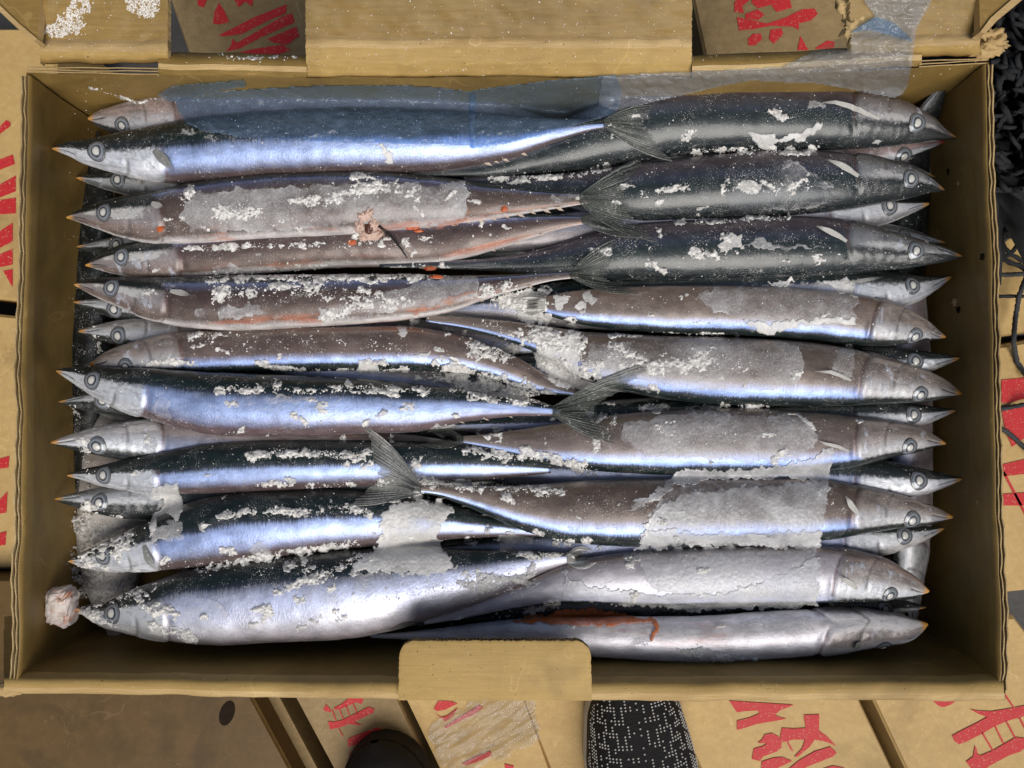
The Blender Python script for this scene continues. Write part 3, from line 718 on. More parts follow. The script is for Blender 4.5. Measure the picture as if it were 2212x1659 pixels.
class Fish: pass
def horizontal_fish(cx, cy): return abs(cx[-1] - cx[0]) > abs(cy[-1] - cy[0])
FISH = {}
def make_fish(key, label, stations, dorsal, roll, mat, group=None, eye=True, z_extra=0.0, bend=0):
    """stations: (x, y_top, y_bottom, z in mm) from snout to tail root. dorsal 'up'/'dn' in the picture. roll in degrees (+ shows belly)."""
    S = np.array(stations, float)
    cx = S[:, 0]; cy = (S[:, 1] + S[:, 2])/2; hv = np.abs(S[:, 2] - S[:, 1])/2; zz = S[:, 3]*1e-3 + z_extra
    for i in range(len(cx)):                      # heads that meet an end wall ride up on it
        for _ in range(40):
            k = (H - zz[i])/FV; X = (cx[i] - CX)*k
            yt_ = (cy[i] - 160)/1320
            lim = (1041 + 24*yt_ if X < 0 else 1023 + 29*yt_)*(H - ZR)/FV + bulge(zz[i])*.9 - .0016
            if abs(X) < lim or zz[i] > .02: break
            zz[i] += .0007
    if horizontal_fish(cx, cy):
        sg = np.hypot(np.diff(cx), np.diff(cy)); ar = np.concatenate([[0], np.cumsum(sg)])
        z0_ = S[0, 3]*1e-3 + z_extra; dz = zz[0] - z0_
        if dz > 0: zz = np.maximum(zz, S[:, 3]*1e-3 + z_extra + dz*np.clip(1 - ar/260, 0, 1))
    Wp = Pn(cx, cy, zz)
    seg = np.linalg.norm(np.diff(Wp[:, :2], axis=0), axis=1); arc = np.concatenate([[0], np.cumsum(seg)]); L = arc[-1]
    uk = arc / L
    C = np.stack([pchip(uk, Wp[:, i], U_RINGS) for i in range(3)], -1)
    tan = np.gradient(C, U_RINGS, axis=0); tan[:, 2] = 0; tan /= np.linalg.norm(tan, axis=1)[:, None]
    # smooth tangent
    for _ in range(6):
        t2 = tan.copy(); t2[1:-1] = (tan[:-2] + 2*tan[1:-1] + tan[2:])/4; tan = t2/np.linalg.norm(t2, axis=1)[:, None]
    # 'up' of the picture across the body
    horizontal = abs(Wp[-1, 0] - Wp[0, 0]) > abs(Wp[-1, 1] - Wp[0, 1])
    side = np.stack([-tan[:, 1], tan[:, 0], 0*tan[:, 0]], -1)
    ref = np.array([0, 1, 0]) if horizontal else np.array([1, 0, 0])
    side *= np.sign(side @ ref)[:, None]
    cosl = np.abs(side @ ref) if horizontal else np.ones(len(side))
    hw = hv * (H - zz)/FV
    h = np.maximum(pchip(uk, hw, U_RINGS), .0004) * cosl
    h[0] = min(h[0], .0007)
    depth = np.interp(U_RINGS, [0, .02, .08, .2, .5, .85, 1], [.9, .72, .66, .70, .74, .6, .45])
    bdep = h*depth
    phi = np.arange(MS)/MS*2*np.pi                   # 0 = picture-up edge, 90 = facing up, 180 = picture-down edge
    ph = np.broadcast_to(phi, (len(U_RINGS), MS))
    th = (ph + R(roll)) if dorsal == 'up' else (np.pi - ph + R(roll))
    thw = (th + np.pi) % (2*np.pi) - np.pi
    v = np.abs(thw)/np.pi
    uu = np.broadcast_to(U_RINGS[:, None], ph.shape)
    # anatomy: gill cover, gill slit, mouth slit, brow, faint muscle bands
    ug = uu + .13*(v - .55)**2
    rel = np.zeros_like(uu)
    vis = smoothstep(.22, .36, v)*(1 - smoothstep(.9, 1, v))
    rel += .00055*(smoothstep(.10, .185, ug)*(1 - smoothstep(.192, .202, ug)))*vis
    rel -= .00050*np.exp(-((ug - .204)/.006)**2)*vis
    rel -= .00035*np.exp(-((ug - .135)/.006)**2)*vis*smoothstep(.5, .6, v)
    ml = np.abs(v - (.50 + 2.6*uu)); rel -= .0006*np.exp(-(ml/.03)**2)*(1 - smoothstep(.040, .05, uu))*smoothstep(.004, .012, uu)
    rel += .0004*np.exp(-((uu - .085)/.03)**2 - ((v - .36)/.05)**2)
    rel += .00012*fbm(uu*60 + len(FISH)*3, v*6, 0)*smoothstep(.2, .26, uu)*(1 - smoothstep(.85, .95, uu))
    rel += .00012*fbm(uu*190 + len(FISH)*3, v*14, 1)*(1 - smoothstep(.18, .24, uu))*smoothstep(.02, .05, uu)
    rel = np.minimum(rel, .3*h[:, None]); rel = np.maximum(rel, -.3*h[:, None])
    ca, sa = np.cos(ph), np.sin(ph)
    pw = .92
    ca2 = np.sign(ca)*np.abs(ca)**pw; sa2 = np.sign(sa)*np.abs(sa)**pw
    V = C[:, None, :] + side[:, None, :]*((h[:, None] + rel)*ca2)[..., None] + np.array([0, 0, 1])*(((bdep[:, None] + rel)*sa2)[..., None])
    nr = len(U_RINGS)
    verts = V.reshape(-1, 3); F = []
    flip = np.cross(tan[0], side[0])[2] > 0
    for i in range(nr - 1):
        for j in range(MS):
            a = i*MS + j; b_ = i*MS + (j+1) % MS
            q = (a, b_, b_ + MS, a + MS); F.append(q[::-1] if not flip else q)
    tipc = C[0] - tan[0]*h[0]*.6; verts = np.vstack([verts, tipc, C[-1]])
    T = nr*MS
    for j in range(MS):
        q = (T, (j+1) % MS, j); F.append(q[::-1] if not flip else q)
        q = (T + 1, (nr-1)*MS + j, (nr-1)*MS + (j+1) % MS); F.append(q[::-1] if not flip else q)
    fco = np.stack([uu, v, 0*v], -1).reshape(-1, 3); fco = np.vstack([fco, [0, .5, 0], [1, .5, 0]])
    root = empty('saury_fish'); tag(root, label, 'fish', group or 'frozen saury packed in the box')
    body = mesh_obj('body', verts, F, mat, root, True, {'fco': fco})
    collect(verts, F)
    f = Fish(); f.root = root; f.body = body; f.C = C; f.h = h; f.b = bdep; f.tan = tan; f.side = side; f.L = L; f.dorsal = dorsal; f.roll = roll; f.key = key
    f.dsign = 1 if dorsal == 'up' else -1
    FISH[key] = f
    if eye: add_eye(f)
    return f

def surf(f, u, theta):
    """point, normal on the body at length u and fish angle theta (0 back, 180 belly), on the side that faces up"""
    i = np.searchsorted(U_RINGS, u); i = min(max(i, 1), len(U_RINGS) - 2)
    ph = theta - R(f.roll) if f.dorsal == 'up' else np.pi - theta + R(f.roll)
    s = Vector(f.side[i]); zz = Vector((0, 0, 1)); c = Vector(f.C[i])
    h, b_ = f.h[i], f.b[i]
    p = c + s*h*math.cos(ph) + zz*b_*math.sin(ph)
    n = (s*math.cos(ph)/h + zz*math.sin(ph)/b_).normalized()
    return p, n, Vector(f.tan[i])

def disc_mesh(name, p, n, t, r, hgt, mat, parent, rings=9, seg=26, squash=.9, lift=0):
    bx = (t - n*t.dot(n)).normalized(); by = n.cross(bx)
    V = [p + n*(hgt + lift)]; rad = [0]
    for i in range(1, rings + 1):
        q = i/rings
        for j in range(seg):
            a = j/seg*2*math.pi
            V.append(p + bx*(r*q*math.cos(a)) + by*(r*squash*q*math.sin(a)) + n*(hgt*(1 - q*q) + lift)); rad.append(q)
    F = [(0, 1 + j, 1 + (j+1) % seg) for j in range(seg)]
    for i in range(rings - 1):
        for j in range(seg):
            a = 1 + i*seg + j; b_ = 1 + i*seg + (j+1) % seg; F.append((a, a + seg, b_ + seg, b_))
    return mesh_obj(name, V, F, mat, parent, True, {'rad': rad})

def surf_i(f, u, theta):
    k = np.interp(u, U_RINGS, np.arange(len(U_RINGS))); i = int(min(k, len(U_RINGS) - 2)); a = k - i
    L_ = lambda A: A[i]*(1-a) + A[i+1]*a
    ph = theta - R(f.roll) if f.dorsal == 'up' else np.pi - theta + R(f.roll)
    s_ = L_(f.side); c = L_(f.C); h = L_(f.h); b_ = L_(f.b)
    p = c + s_*h*math.cos(ph) + np.array([0, 0, 1])*b_*math.sin(ph)
    n = s_*math.cos(ph)/h + np.array([0, 0, 1])*math.sin(ph)/b_
    return Vector(p), Vector(n).normalized(), h, b_
def add_eye(f, u=.083, theta=R(80), r=.0041):
    p, n, h, b_ = surf_i(f, u, theta)
    if n.z < .10: return
    r = r*min(1.05, max(.93, f.h[60]/.0145))*random.uniform(.96, 1.06)
    rho = math.hypot(h*math.sin(theta), b_*math.cos(theta)) if False else (h + b_)/2
    def dome(name, rr, lift, hgt, mat, par, rings, seg):
        V = []; rad = []
        for i in range(rings + 1):
            q = i/rings
            for j in range(1 if i == 0 else seg):
                a = j/seg*2*math.pi
                pp, nn, _, _ = surf_i(f, u + rr*q*math.cos(a)/f.L, theta + rr*.95*q*math.sin(a)/rho)
                V.append(pp + nn*(lift + hgt*(1 - q*q))); rad.append(q)
        F = [(0, 1 + j, 1 + (j+1) % seg) for j in range(seg)]
        for i in range(rings - 1):
            for j in range(seg):
                a = 1 + i*seg + j; b2 = 1 + i*seg + (j+1) % seg; F.append((a, a + seg, b2 + seg, b2))
        o = mesh_obj(name, V, F, mat, par, True, {'rad': rad})
        nz = (Vector(V[1]) - Vector(V[0])).cross(Vector(V[2]) - Vector(V[0]))
        if nz.dot(n) < 0: o.data.flip_normals()
        return o
    e = dome('eye', r, .00042, .0005, M['eye'], f.root, 9, 28)
    dome('pupil', r*.43, .00090, .00035, M['pupil'], e, 5, 18)
    return e

def std(snout, pts, hmax=62, z=-12, length=1140):
    """stations for a lower fish from a snout and a few spine points, with the usual saury outline"""
    sp = [snout] + list(pts); d = np.array(sp[-1]) - np.array(sp[-2]); d = d/np.linalg.norm(d)
    A = np.array(sp, float); seg = np.linalg.norm(np.diff(A, axis=0), axis=1).sum()
    if seg < length: A = np.vstack([A, A[-1] + d*(length - seg)])
    arc = np.concatenate([[0], np.cumsum(np.linalg.norm(np.diff(A, axis=0), axis=1))])
    out = []
    for u, hh in zip(PROF_U, PROF_H):
        s = u*arc[-1]; x = np.interp(s, arc, A[:, 0]); y = np.interp(s, arc, A[:, 1])
        zz = z if not callable(z) else z(u)
        out.append((x, y - hh*hmax, y + hh*hmax, zz))
    return out
def stdv(pts, hmax, z, length):          # fish lying across the others, along the picture's vertical
    return std(pts[0], pts[1:], hmax, z, length)
def zs(st, z):
    """attach heights: z = number or list of (x, mm) pairs"""
    if not isinstance(z, (list, tuple)): return [(a, b, c, z) for a, b, c in st]
    zx = sorted(z); return [(a, b, c, float(np.interp(a, [q[0] for q in zx], [q[1] for q in zx]))) for a, b, c in st]

# looks ----------------------------------------------------------------------
BLUE = dict(back=.37, band=(.41, .66), flank=(.12, .088, .088), belly=.95, bandcol=(.37, .49, .80), head=(.60, .62, .66), headpatch=.8)
BROWN = dict(back=.26, band=(.275, .34), flank=(.108, .079, .066), belly=.79, bandcol=(.20, .24, .40), flank2=(.140, .103, .086), head=(.21, .155, .135), bellycol=(.78, .75, .73), cheek=.22, headpatch=.8)
GREY = dict(back=.36, band=(.385, .475), flank=(.150, .122, .108), belly=.96, bandcol=(.34, .475, .85), flank2=(.19, .147, .112), head=(.27, .225, .20), bellycol=(.42, .35, .31), cheek=.45)
DARK = dict(back=.50, band=(.56, .575), flank=(.085, .072, .085), belly=.93, bandcol=(.07, .075, .095), flank2=(.135, .11, .12), head=(.11, .105, .10), bellycol=(.32, .29, .28), backcol=(.013, .017, .019), frost=.22, glow=.12, cheek=.25)
SILVER = dict(back=.30, band=(.36, .62), flank=(.60, .61, .68), belly=.90, bandcol=(.60, .66, .86), flank2=(.36, .31, .33), head=(.50, .50, .50), bellycol=(.66, .64, .64), frost=.2)
LOW = dict(back=.40, band=(.44, .60), flank=(.30, .28, .29), belly=.9, bandcol=(.42, .48, .66), head=(.34, .34, .34), headpatch=.7)
LOWD = dict(cheek=.5, back=.55, band=(.62, .70), flank=(.10, .095, .10), belly=.92, bandcol=(.14, .16, .2), head=(.13, .135, .135), headpatch=.4, frost=.2)
_ms = [0]
def fm(base, **kw):
    d = dict(base); d.update(kw); _ms[0] += 1
    return mat_fish('saury_skin', _ms[0], **d)

# lower layers first ----------------------------------------------------------
make_fish('C4', 'black-backed frosted saury lying crosswise along the left wall', stdv([(212, 285), (205, 500), (188, 800), (180, 1150)], 52, -27, 1000), 'up', -78, fm(LOWD, backcol=(.008, .010, .010)), eye=False)
make_fish('C5', 'pale frost-covered saury lying crosswise in the lower left corner', stdv([(268, 830), (255, 1050), (240, 1250), (250, 1400)], 78, -27, 520), 'up', 40, fm(SILVER, frost=.9, back=.05, band=(.08, .12), bandcol=(.5, .48, .46), flank=(.60, .57, .54), flank2=(.58, .54, .50)), eye=False)
make_fish('C1', 'dark saury lying crosswise, its snout poking up in the top right corner', std((2046, 172), [(2018, 218), (1985, 275), (1968, 350), (1955, 470), (1945, 620)], 48, lambda u: 4 - 30*min(1, u*5), 1010), 'up', -40, fm(LOWD), eye=False)
make_fish('C2', 'silvery pink saury lying crosswise along the right wall', stdv([(1972, 1362), (1962, 1250), (1962, 1120), (1960, 950)], 50, -24, 1010), 'dn', 30, fm(SILVER, flank=(.42, .36, .38), flank2=(.38, .32, .33)), eye=False)

low = [
 ('A1b', 'dark wrinkled saury head just below the blue-filmed fish, left side', (166, 384), [(240, 392), (400, 400)], 50, -17, 'up', -10, fm(LOWD)),
 ('A3b', 'small dark saury head with yellow tip under the orange-stained fish', (166, 534), [(230, 536), (330, 530), (600, 510)], 50, -14, 'dn', -12, fm(LOWD, head=(.17, .17, .165))),
 ('A4b', 'small saury snout with yellow tip peeping below the third left-facing head', (159, 653), [(240, 664), (500, 690)], 46, -15, 'dn', 0, fm(LOW)),
 ('A5a', 'grey saury head upside down beneath the fourth left-facing fish', (171, 716), [(240, 718), (300, 722), (420, 745)], 58, -11, 'dn', 5, fm(LOW, flank=(.24, .23, .23), head=(.33, .32, .31))),
 ('A6b', 'dark saury head under the snout of the black-backed silver fish', (128, 869), [(237, 868), (420, 862)], 52, -11, 'dn', -18, fm(LOWD)),
 ('A7', 'upside-down silver saury head with large dark eye, seventh row on the left', (111, 956), [(180, 953), (260, 952), (360, 955), (520, 965)], 58, -8, 'dn', 8, fm(LOW, head=(.52, .50, .50), flank=(.30, .26, .25), orange=.8)),
 ('A8b', 'dark saury head with big round eye above the ice-covered gill, left side', (119, 1078), [(234, 1082), (330, 1080), (520, 1065)], 56, -11, 'dn', -8, fm(LOWD, head=(.20, .205, .205), headpatch=.7)),
 ('B1b', 'reddish lower jaw of a saury under the topmost right-facing head', (2040, 306), [(1960, 322), (1850, 335)], 44, -12, 'dn', 40, fm(LOW, jaw=(.45, .05, .03), head=(.36, .26, .25))),
 ('B2c', 'dark snout tip behind the second right-facing head', (2018, 384), [(1960, 368), (1850, 360)], 46, -15, 'dn', -20, fm(LOWD)),
 ('B2b', 'silver saury head with round eye between second and third right-facing fish', (2005, 440), [(1970, 446), (1934, 452), (1860, 460), (1700, 470)], 58, -10, 'up', 0, fm(LOW, back=.25, band=(.3, .5), head=(.40, .40, .42))),
 ('B3b', 'yellow-tipped dark snout behind the third right-facing head', (2040, 525), [(1960, 515), (1850, 510)], 46, -14, 'dn', 0, fm(LOWD)),
 ('B4b', 'blue-silver saury head with open reddish mouth, right side', (2052, 598), [(2000, 617), (1948, 628), (1860, 634), (1700, 640)], 66, -8, 'up', 0, fm(LOW, back=.40, head=(.50, .52, .58))),
 ('B5b', 'slim black-topped saury snout between fourth and fifth right-facing heads', (2071, 773), [(2000, 782), (1900, 788), (1750, 790)], 56, -11, 'up', -4, fm(LOW, back=.46)),
 ('B6b', 'black-topped saury head just below the fifth right-facing head', (2062, 886), [(2000, 896), (1948, 899), (1850, 902), (1700, 905)], 54, -10, 'up', -4, fm(LOW, back=.44, head=(.50, .50, .52))),
 ('B7b', 'black-topped saury head with pale eye below the sixth right-facing head', (2076, 1034), [(2000, 1040), (1946, 1040), (1850, 1036), (1700, 1032)], 60, -9, 'up', -2, fm(LOW, back=.42, head=(.54, .54, .58))),
 ('B8b', 'small silver saury head under the seventh right-facing head', (2037, 1141), [(1980, 1155), (1931, 1161), (1850, 1166), (1700, 1170)], 56, -9, 'up', 4, fm(LOW, back=.30, head=(.48, .47, .47))),
 ('B9b', 'dark snout squeezed between the two lowest right-facing fish', (1998, 1311), [(1920, 1308), (1750, 1310)], 46, -13, 'up', -20, fm(LOWD)),
]
for key, lab, sn, pts, hm_, z, dor, rl, mt in low:
    make_fish(key, lab, std(sn, pts, hm_, z), dor, rl, mt)
# bottom filler fish glimpsed only as dark bodies in the gaps
for i in range(9):
    y = 260 + i*132
    sn = (250, y) if i % 2 else (1940, y)
    pts = [(700, y + 6)] if i % 2 else [(1500, y - 6)]
    make_fish('D%d' % i, 'dark saury of the bottom layer glimpsed in a gap between upper fish', std(sn, pts, 74, -31, 1300), 'up', -60, fm(LOWD) if i == 0 else FISH['D0'].body.data.materials[0], group='bottom layer saury', eye=False)

# top layer -------------------------------------------------------------------
make_fish('B1', 'dark purple saury facing right, topmost, under the pale end of the film', zs([(2065,296,301),(2038,278,303),(2004,250,308),(1970,232,312),(1936,217,316),(1870,204,320),(1801,193,323),(1665,183,326),(1560,182,330),(1462,186,336),(1373,200,352),(1238,255,370),(1130,310,378),(1040,350,384),(970,362,382),(880,370,382)], 0), 'dn', -4, fm(DARK, flank2=(.17, .145, .15), head=(.16, .135, .125)))
make_fish('B2', 'dark saury facing right, second from the top, crusted with clear ice', zs([(2038,409,414),(2004,382,420),(1970,362,428),(1902,342,440),(1801,330,457),(1665,327,468),(1560,335,473),(1462,345,475),(1390,352,478),(1290,368,462),(1200,376,440),(1100,380,415),(1000,384,402)], -1), 'dn', -10, fm(DARK, frost=.24))
make_fish('B3', 'dark saury facing right, third from the top, long white fin', zs([(2077,552,558),(2040,535,567),(2004,524,573),(1967,513,579),(1902,494,586),(1801,472,597),(1665,468,605),(1564,474,608),(1462,478,609),(1390,482,607),(1290,500,603),(1200,530,596),(1100,552,588),(1000,562,582),(900,566,580),(820,568,578)], -1), 'dn', -10, fm(DARK))
make_fish('A3', 'brown saury facing left, half hidden under the orange-stained one', zs([(185,571,575),(237,540,591),(271,528,598),(325,518,604),(508,490,596),(745,470,578),(916,466,574),(1000,462,558),(1060,462,542),(1130,462,520),(1210,464,495),(1272,466,482)], [(185,-3),(916,-4),(1060,1),(1150,5),(1272,8)]), 'up', -4, fm(BROWN, orange=.4, flank=(.09, .062, .058)))
make_fish('A0', 'pinkish saury beneath the blue film, highest head on the left', zs([(191,254,260),(215,240,276),(250,229,290),(300,217,302),(340,210,306),(420,199,308),(500,191,308),(600,184,306),(700,181,302),(850,182,300),(950,188,296),(1040,205,292),(1120,235,288),(1200,262,284)], -3), 'dn', 22, fm(GREY, flank=(.20, .15, .145), flank2=(.22, .165, .15), head=(.34, .27, .25), frost=.25))
make_fish('A1', 'blue-silver saury facing left, uppermost, half under blue plastic film', zs([(113,318,323),(150,306,338),(190,301,357),(240,292,372),(300,280,387),(372,266,396),(500,248,390),(650,238,382),(800,235,376),(933,238,371),(1018,243,360),(1085,248,348),(1204,256,305),(1290,258,280),(1320,260,276)], [(113,2),(1018,3),(1120,6),(1204,9),(1320,13)]), 'up', -15, fm(BLUE, back=.42, band=(.46, .68)))
make_fish('A2', 'brown saury facing left with orange-stained belly and a torn wound', zs([(144,467,472),(175,452,482),(217,437,497),(271,424,515),(325,415,525),(440,393,527),(575,377,518),(745,371,510),(832,373,500),(967,386,488),(1069,401,474),(1170,412,456),(1255,420,442),(1268,422,440)], [(144,2),(967,3),(1069,6),(1170,9),(1268,12)]), 'up', -5, fm(BROWN, orange=.5, back=.22, band=(.235, .28)))
make_fish('B4', 'brown-grey saury facing right, fourth from the top, icy flank', zs([(2041,726,731),(2020,710,736),(1987,685,741),(1936,658,748),(1902,648,749),(1851,637,745),(1733,623,733),(1597,617,725),(1462,616,721),(1380,618,716),(1272,624,704),(1210,632,690),(1160,645,672)], 1), 'dn', 26, fm(GREY, flank2=(.24, .175, .135)))
make_fish('A4', 'brown saury facing left, third head down, frost along its flank', zs([(161,612,617),(190,604,632),(217,600,645),(271,598,668),(325,598,690),(406,597,708),(508,595,714),(677,593,706),(866,592,692),(967,594,675),(1035,594,651),(1120,592,625),(1197,588,606),(1248,587,600)], [(161,1),(967,2),(1035,4),(1120,8),(1248,12)]), 'up', -1, fm(BROWN, orange=.45, flank=(.078, .052, .047)))
make_fish('B5', 'grey-brown saury facing right, fifth from the top, pointed yellow snout', zs([(2075,848,854),(2038,820,863),(2004,803,868),(1970,790,871),(1902,770,874),(1835,753,877),(1699,735,878),(1564,728,874),(1462,725,866),(1373,722,850),(1290,716,830),(1200,706,780),(1100,694,738),(1000,685,710),(920,682,696)], 0), 'dn', 24, fm(GREY))
make_fish('A5', 'brown upside-down saury facing left, snout hidden behind the black-backed fish', zs([(193,786,790),(237,757,810),(305,735,815),(389,718,812),(508,714,808),(609,708,804),(745,706,802),(866,704,802),(984,722,806),(1069,750,822),(1120,775,838),(1170,806,852),(1245,838,856)], -2), 'dn', 16, fm(GREY, flank=(.135, .100, .088), flank2=(.15, .108, .088), orange=.3))
make_fish('B6', 'grey saury facing right, sixth from the top, glazed with ice', zs([(2041,956,961),(2020,942,966),(1987,925,976),(1936,911,986),(1902,905,993),(1835,898,1010),(1733,888,1022),(1597,881,1026),(1496,882,1025),(1441,885,1026),(1350,893,1022),(1272,903,1016),(1180,918,1002),(1103,930,984),(1040,938,968),(985,943,955)], 0), 'dn', 18, fm(GREY, flank=(.150, .122, .116)))
make_fish('A6', 'black-backed silver saury facing left in the middle, forked tail raised', zs([(122,798,803),(152,792,822),(210,791,858),(271,792,888),(339,795,909),(406,800,929),(474,804,941),(677,812,943),(745,815,938),(899,829,932),(1001,842,912),(1103,860,900),(1180,874,898),(1210,879,897)], [(122,5),(899,4),(1001,6),(1103,9),(1210,13)]), 'up', -4, fm(BLUE, back=.36, band=(.42, .66), flank=(.15, .105, .11)))
make_fish('A8', 'black-backed saury facing left with narrow bright stripe, below the middle fish', zs([(146,1024,1029),(175,1014,1036),(220,1004,1050),(280,990,1060),(339,978,1066),(440,959,1066),(542,951,1062),(745,950,1052),(899,953,1046),(1035,965,1040),(1120,985,1030),(1190,1003,1022)], 0), 'up', -4, fm(BLUE, back=.46, band=(.49, .66)))
make_fish('A9', 'black-backed saury facing left, second from the bottom, violet sheen', zs([(149,1209,1214),(180,1192,1226),(237,1166,1236),(305,1135,1236),(389,1097,1230),(440,1076,1225),(542,1060,1212),(609,1057,1202),(745,1058,1184),(870,1070,1172),(967,1090,1165),(1060,1115,1160),(1140,1135,1158),(1190,1146,1160)], 0), 'up', 0, fm(BLUE, back=.44, band=(.47, .66), bandcol=(.38, .49, .80)))
make_fish('B7', 'brown-grey saury facing right, seventh from the top, long tail crossing leftwards', zs([(2056,1114,1120),(2024,1097,1130),(1990,1084,1137),(1936,1066,1142),(1868,1051,1152),(1784,1036,1166),(1650,1032,1176),(1500,1032,1180),(1373,1034,1180),(1238,1040,1172),(1136,1046,1146),(1060,1048,1115),(1000,1048,1090),(940,1048,1070),(893,1048,1064)], [(2056,1),(1238,3),(1136,5),(1000,9),(893,13)]), 'dn', 16, fm(GREY, back=.38, band=(.41, .49), flank=(.132, .103, .092), flank2=(.16, .117, .088)))
make_fish('A10', 'large silver saury facing left along the front wall, frosted snout', zs([(166,1312,1318),(200,1303,1340),(237,1296,1358),(290,1272,1372),(339,1255,1381),(406,1232,1388),(500,1214,1391),(575,1204,1386),(677,1193,1381),(745,1187,1377),(832,1183,1362),(893,1182,1345),(1000,1183,1310),(1100,1186,1270),(1180,1190,1232),(1240,1195,1214)], 2), 'up', 4, fm(SILVER, back=.35, band=(.42, .6), head=(.58, .58, .57), frost=.24))
make_fish('B9', 'silver saury facing right, belly up, lowest of the right-facing row', zs([(2002,1345,1351),(1985,1337,1367),(1950,1327,1388),(1905,1320,1394),(1868,1314,1400),(1801,1314,1411),(1665,1321,1422),(1496,1332,1430),(1306,1334,1420),(1170,1334,1408),(1050,1344,1394),(950,1356,1386),(860,1366,1380),(800,1370,1378)], [(2002,3),(1250,3),(1100,-3),(800,-12)]), 'dn', 58, fm(SILVER, back=.34, band=(.42, .47), bandcol=(.16, .12, .13), flank=(.78, .80, .88), flank2=(.80, .80, .86), belly=.90, orange=.25, head=(.36, .31, .30)))
make_fish('B8', 'silver-violet saury facing right, second from the bottom, under clear ice', zs([(2005,1274,1280),(1985,1256,1288),(1970,1243,1292),(1936,1222,1297),(1902,1203,1300),(1834,1188,1300),(1767,1178,1300),(1597,1178,1302),(1462,1185,1304),(1340,1195,1302),(1238,1215,1300),(1150,1250,1308),(1069,1285,1322),(980,1318,1340),(900,1340,1352)], 2), 'dn', 26, fm(SILVER, back=.30, band=(.33, .42), flank=(.56, .58, .66), flank2=(.42, .38, .39), bellycol=(.40, .30, .26), belly=.95, head=(.34, .30, .28)))

# ------------------------------------------------------------------ surface below any point
for o in box.children_recursive:
    if o.type == 'MESH' and o.name.split('.')[0] in ('back_wall', 'rolled_rim', 'lid_tongue', 'torn_crease', 'hinge_roll', 'side_wall', 'floor_panel'):
        collect([v.co[:] for v in o.data.vertices], [list(p.vertices) for p in o.data.polygons])
BVH = BVHTree.FromPolygons(np.vstack(ALLV).tolist(), ALLF)
DOWN = Vector((0, 0, -1))
def drop(x, y, z=.2):
    h = BVH.ray_cast(Vector((x, y, z)), DOWN)
    return (h[0].z, h[1]) if h[0] is not None else (ZF, Vector((0, 0, 1)))

def sight(x, y):
    """height of the surface that shows at (x, y)"""
    h = BVH.ray_cast(Vector((0, 0, H)), (P(x, y, 0) - Vector((0, 0, H))).normalized())
    return h[0].z if h[0] is not None else ZF
def inside(px, py, poly):
    poly = np.asarray(poly, float); n = len(poly); c = np.zeros(px.shape, bool)
    j = n - 1
    for i in range(n):
        xi, yi_ = poly[i]; xj, yj = poly[j]
        cond = ((yi_ > py) != (yj > py)) & (px < (xj - xi)*(py - yi_)/((yj - yi_) if yj != yi_ else 1e-9) + xi)
        c ^= cond; j = i
    return c
def edgedist(px, py, poly):
    poly = np.asarray(poly, float); d = np.full(px.shape, 1e9)
    for i in range(len(poly)):
        a = poly[i]; b_ = poly[(i+1) % len(poly)]; ab = b_ - a; L2 = (ab**2).sum() + 1e-9
        t = np.clip(((px - a[0])*ab[0] + (py - a[1])*ab[1])/L2, 0, 1)
        d = np.minimum(d, np.hypot(px - a[0] - t*ab[0], py - a[1] - t*ab[1]))
    return d

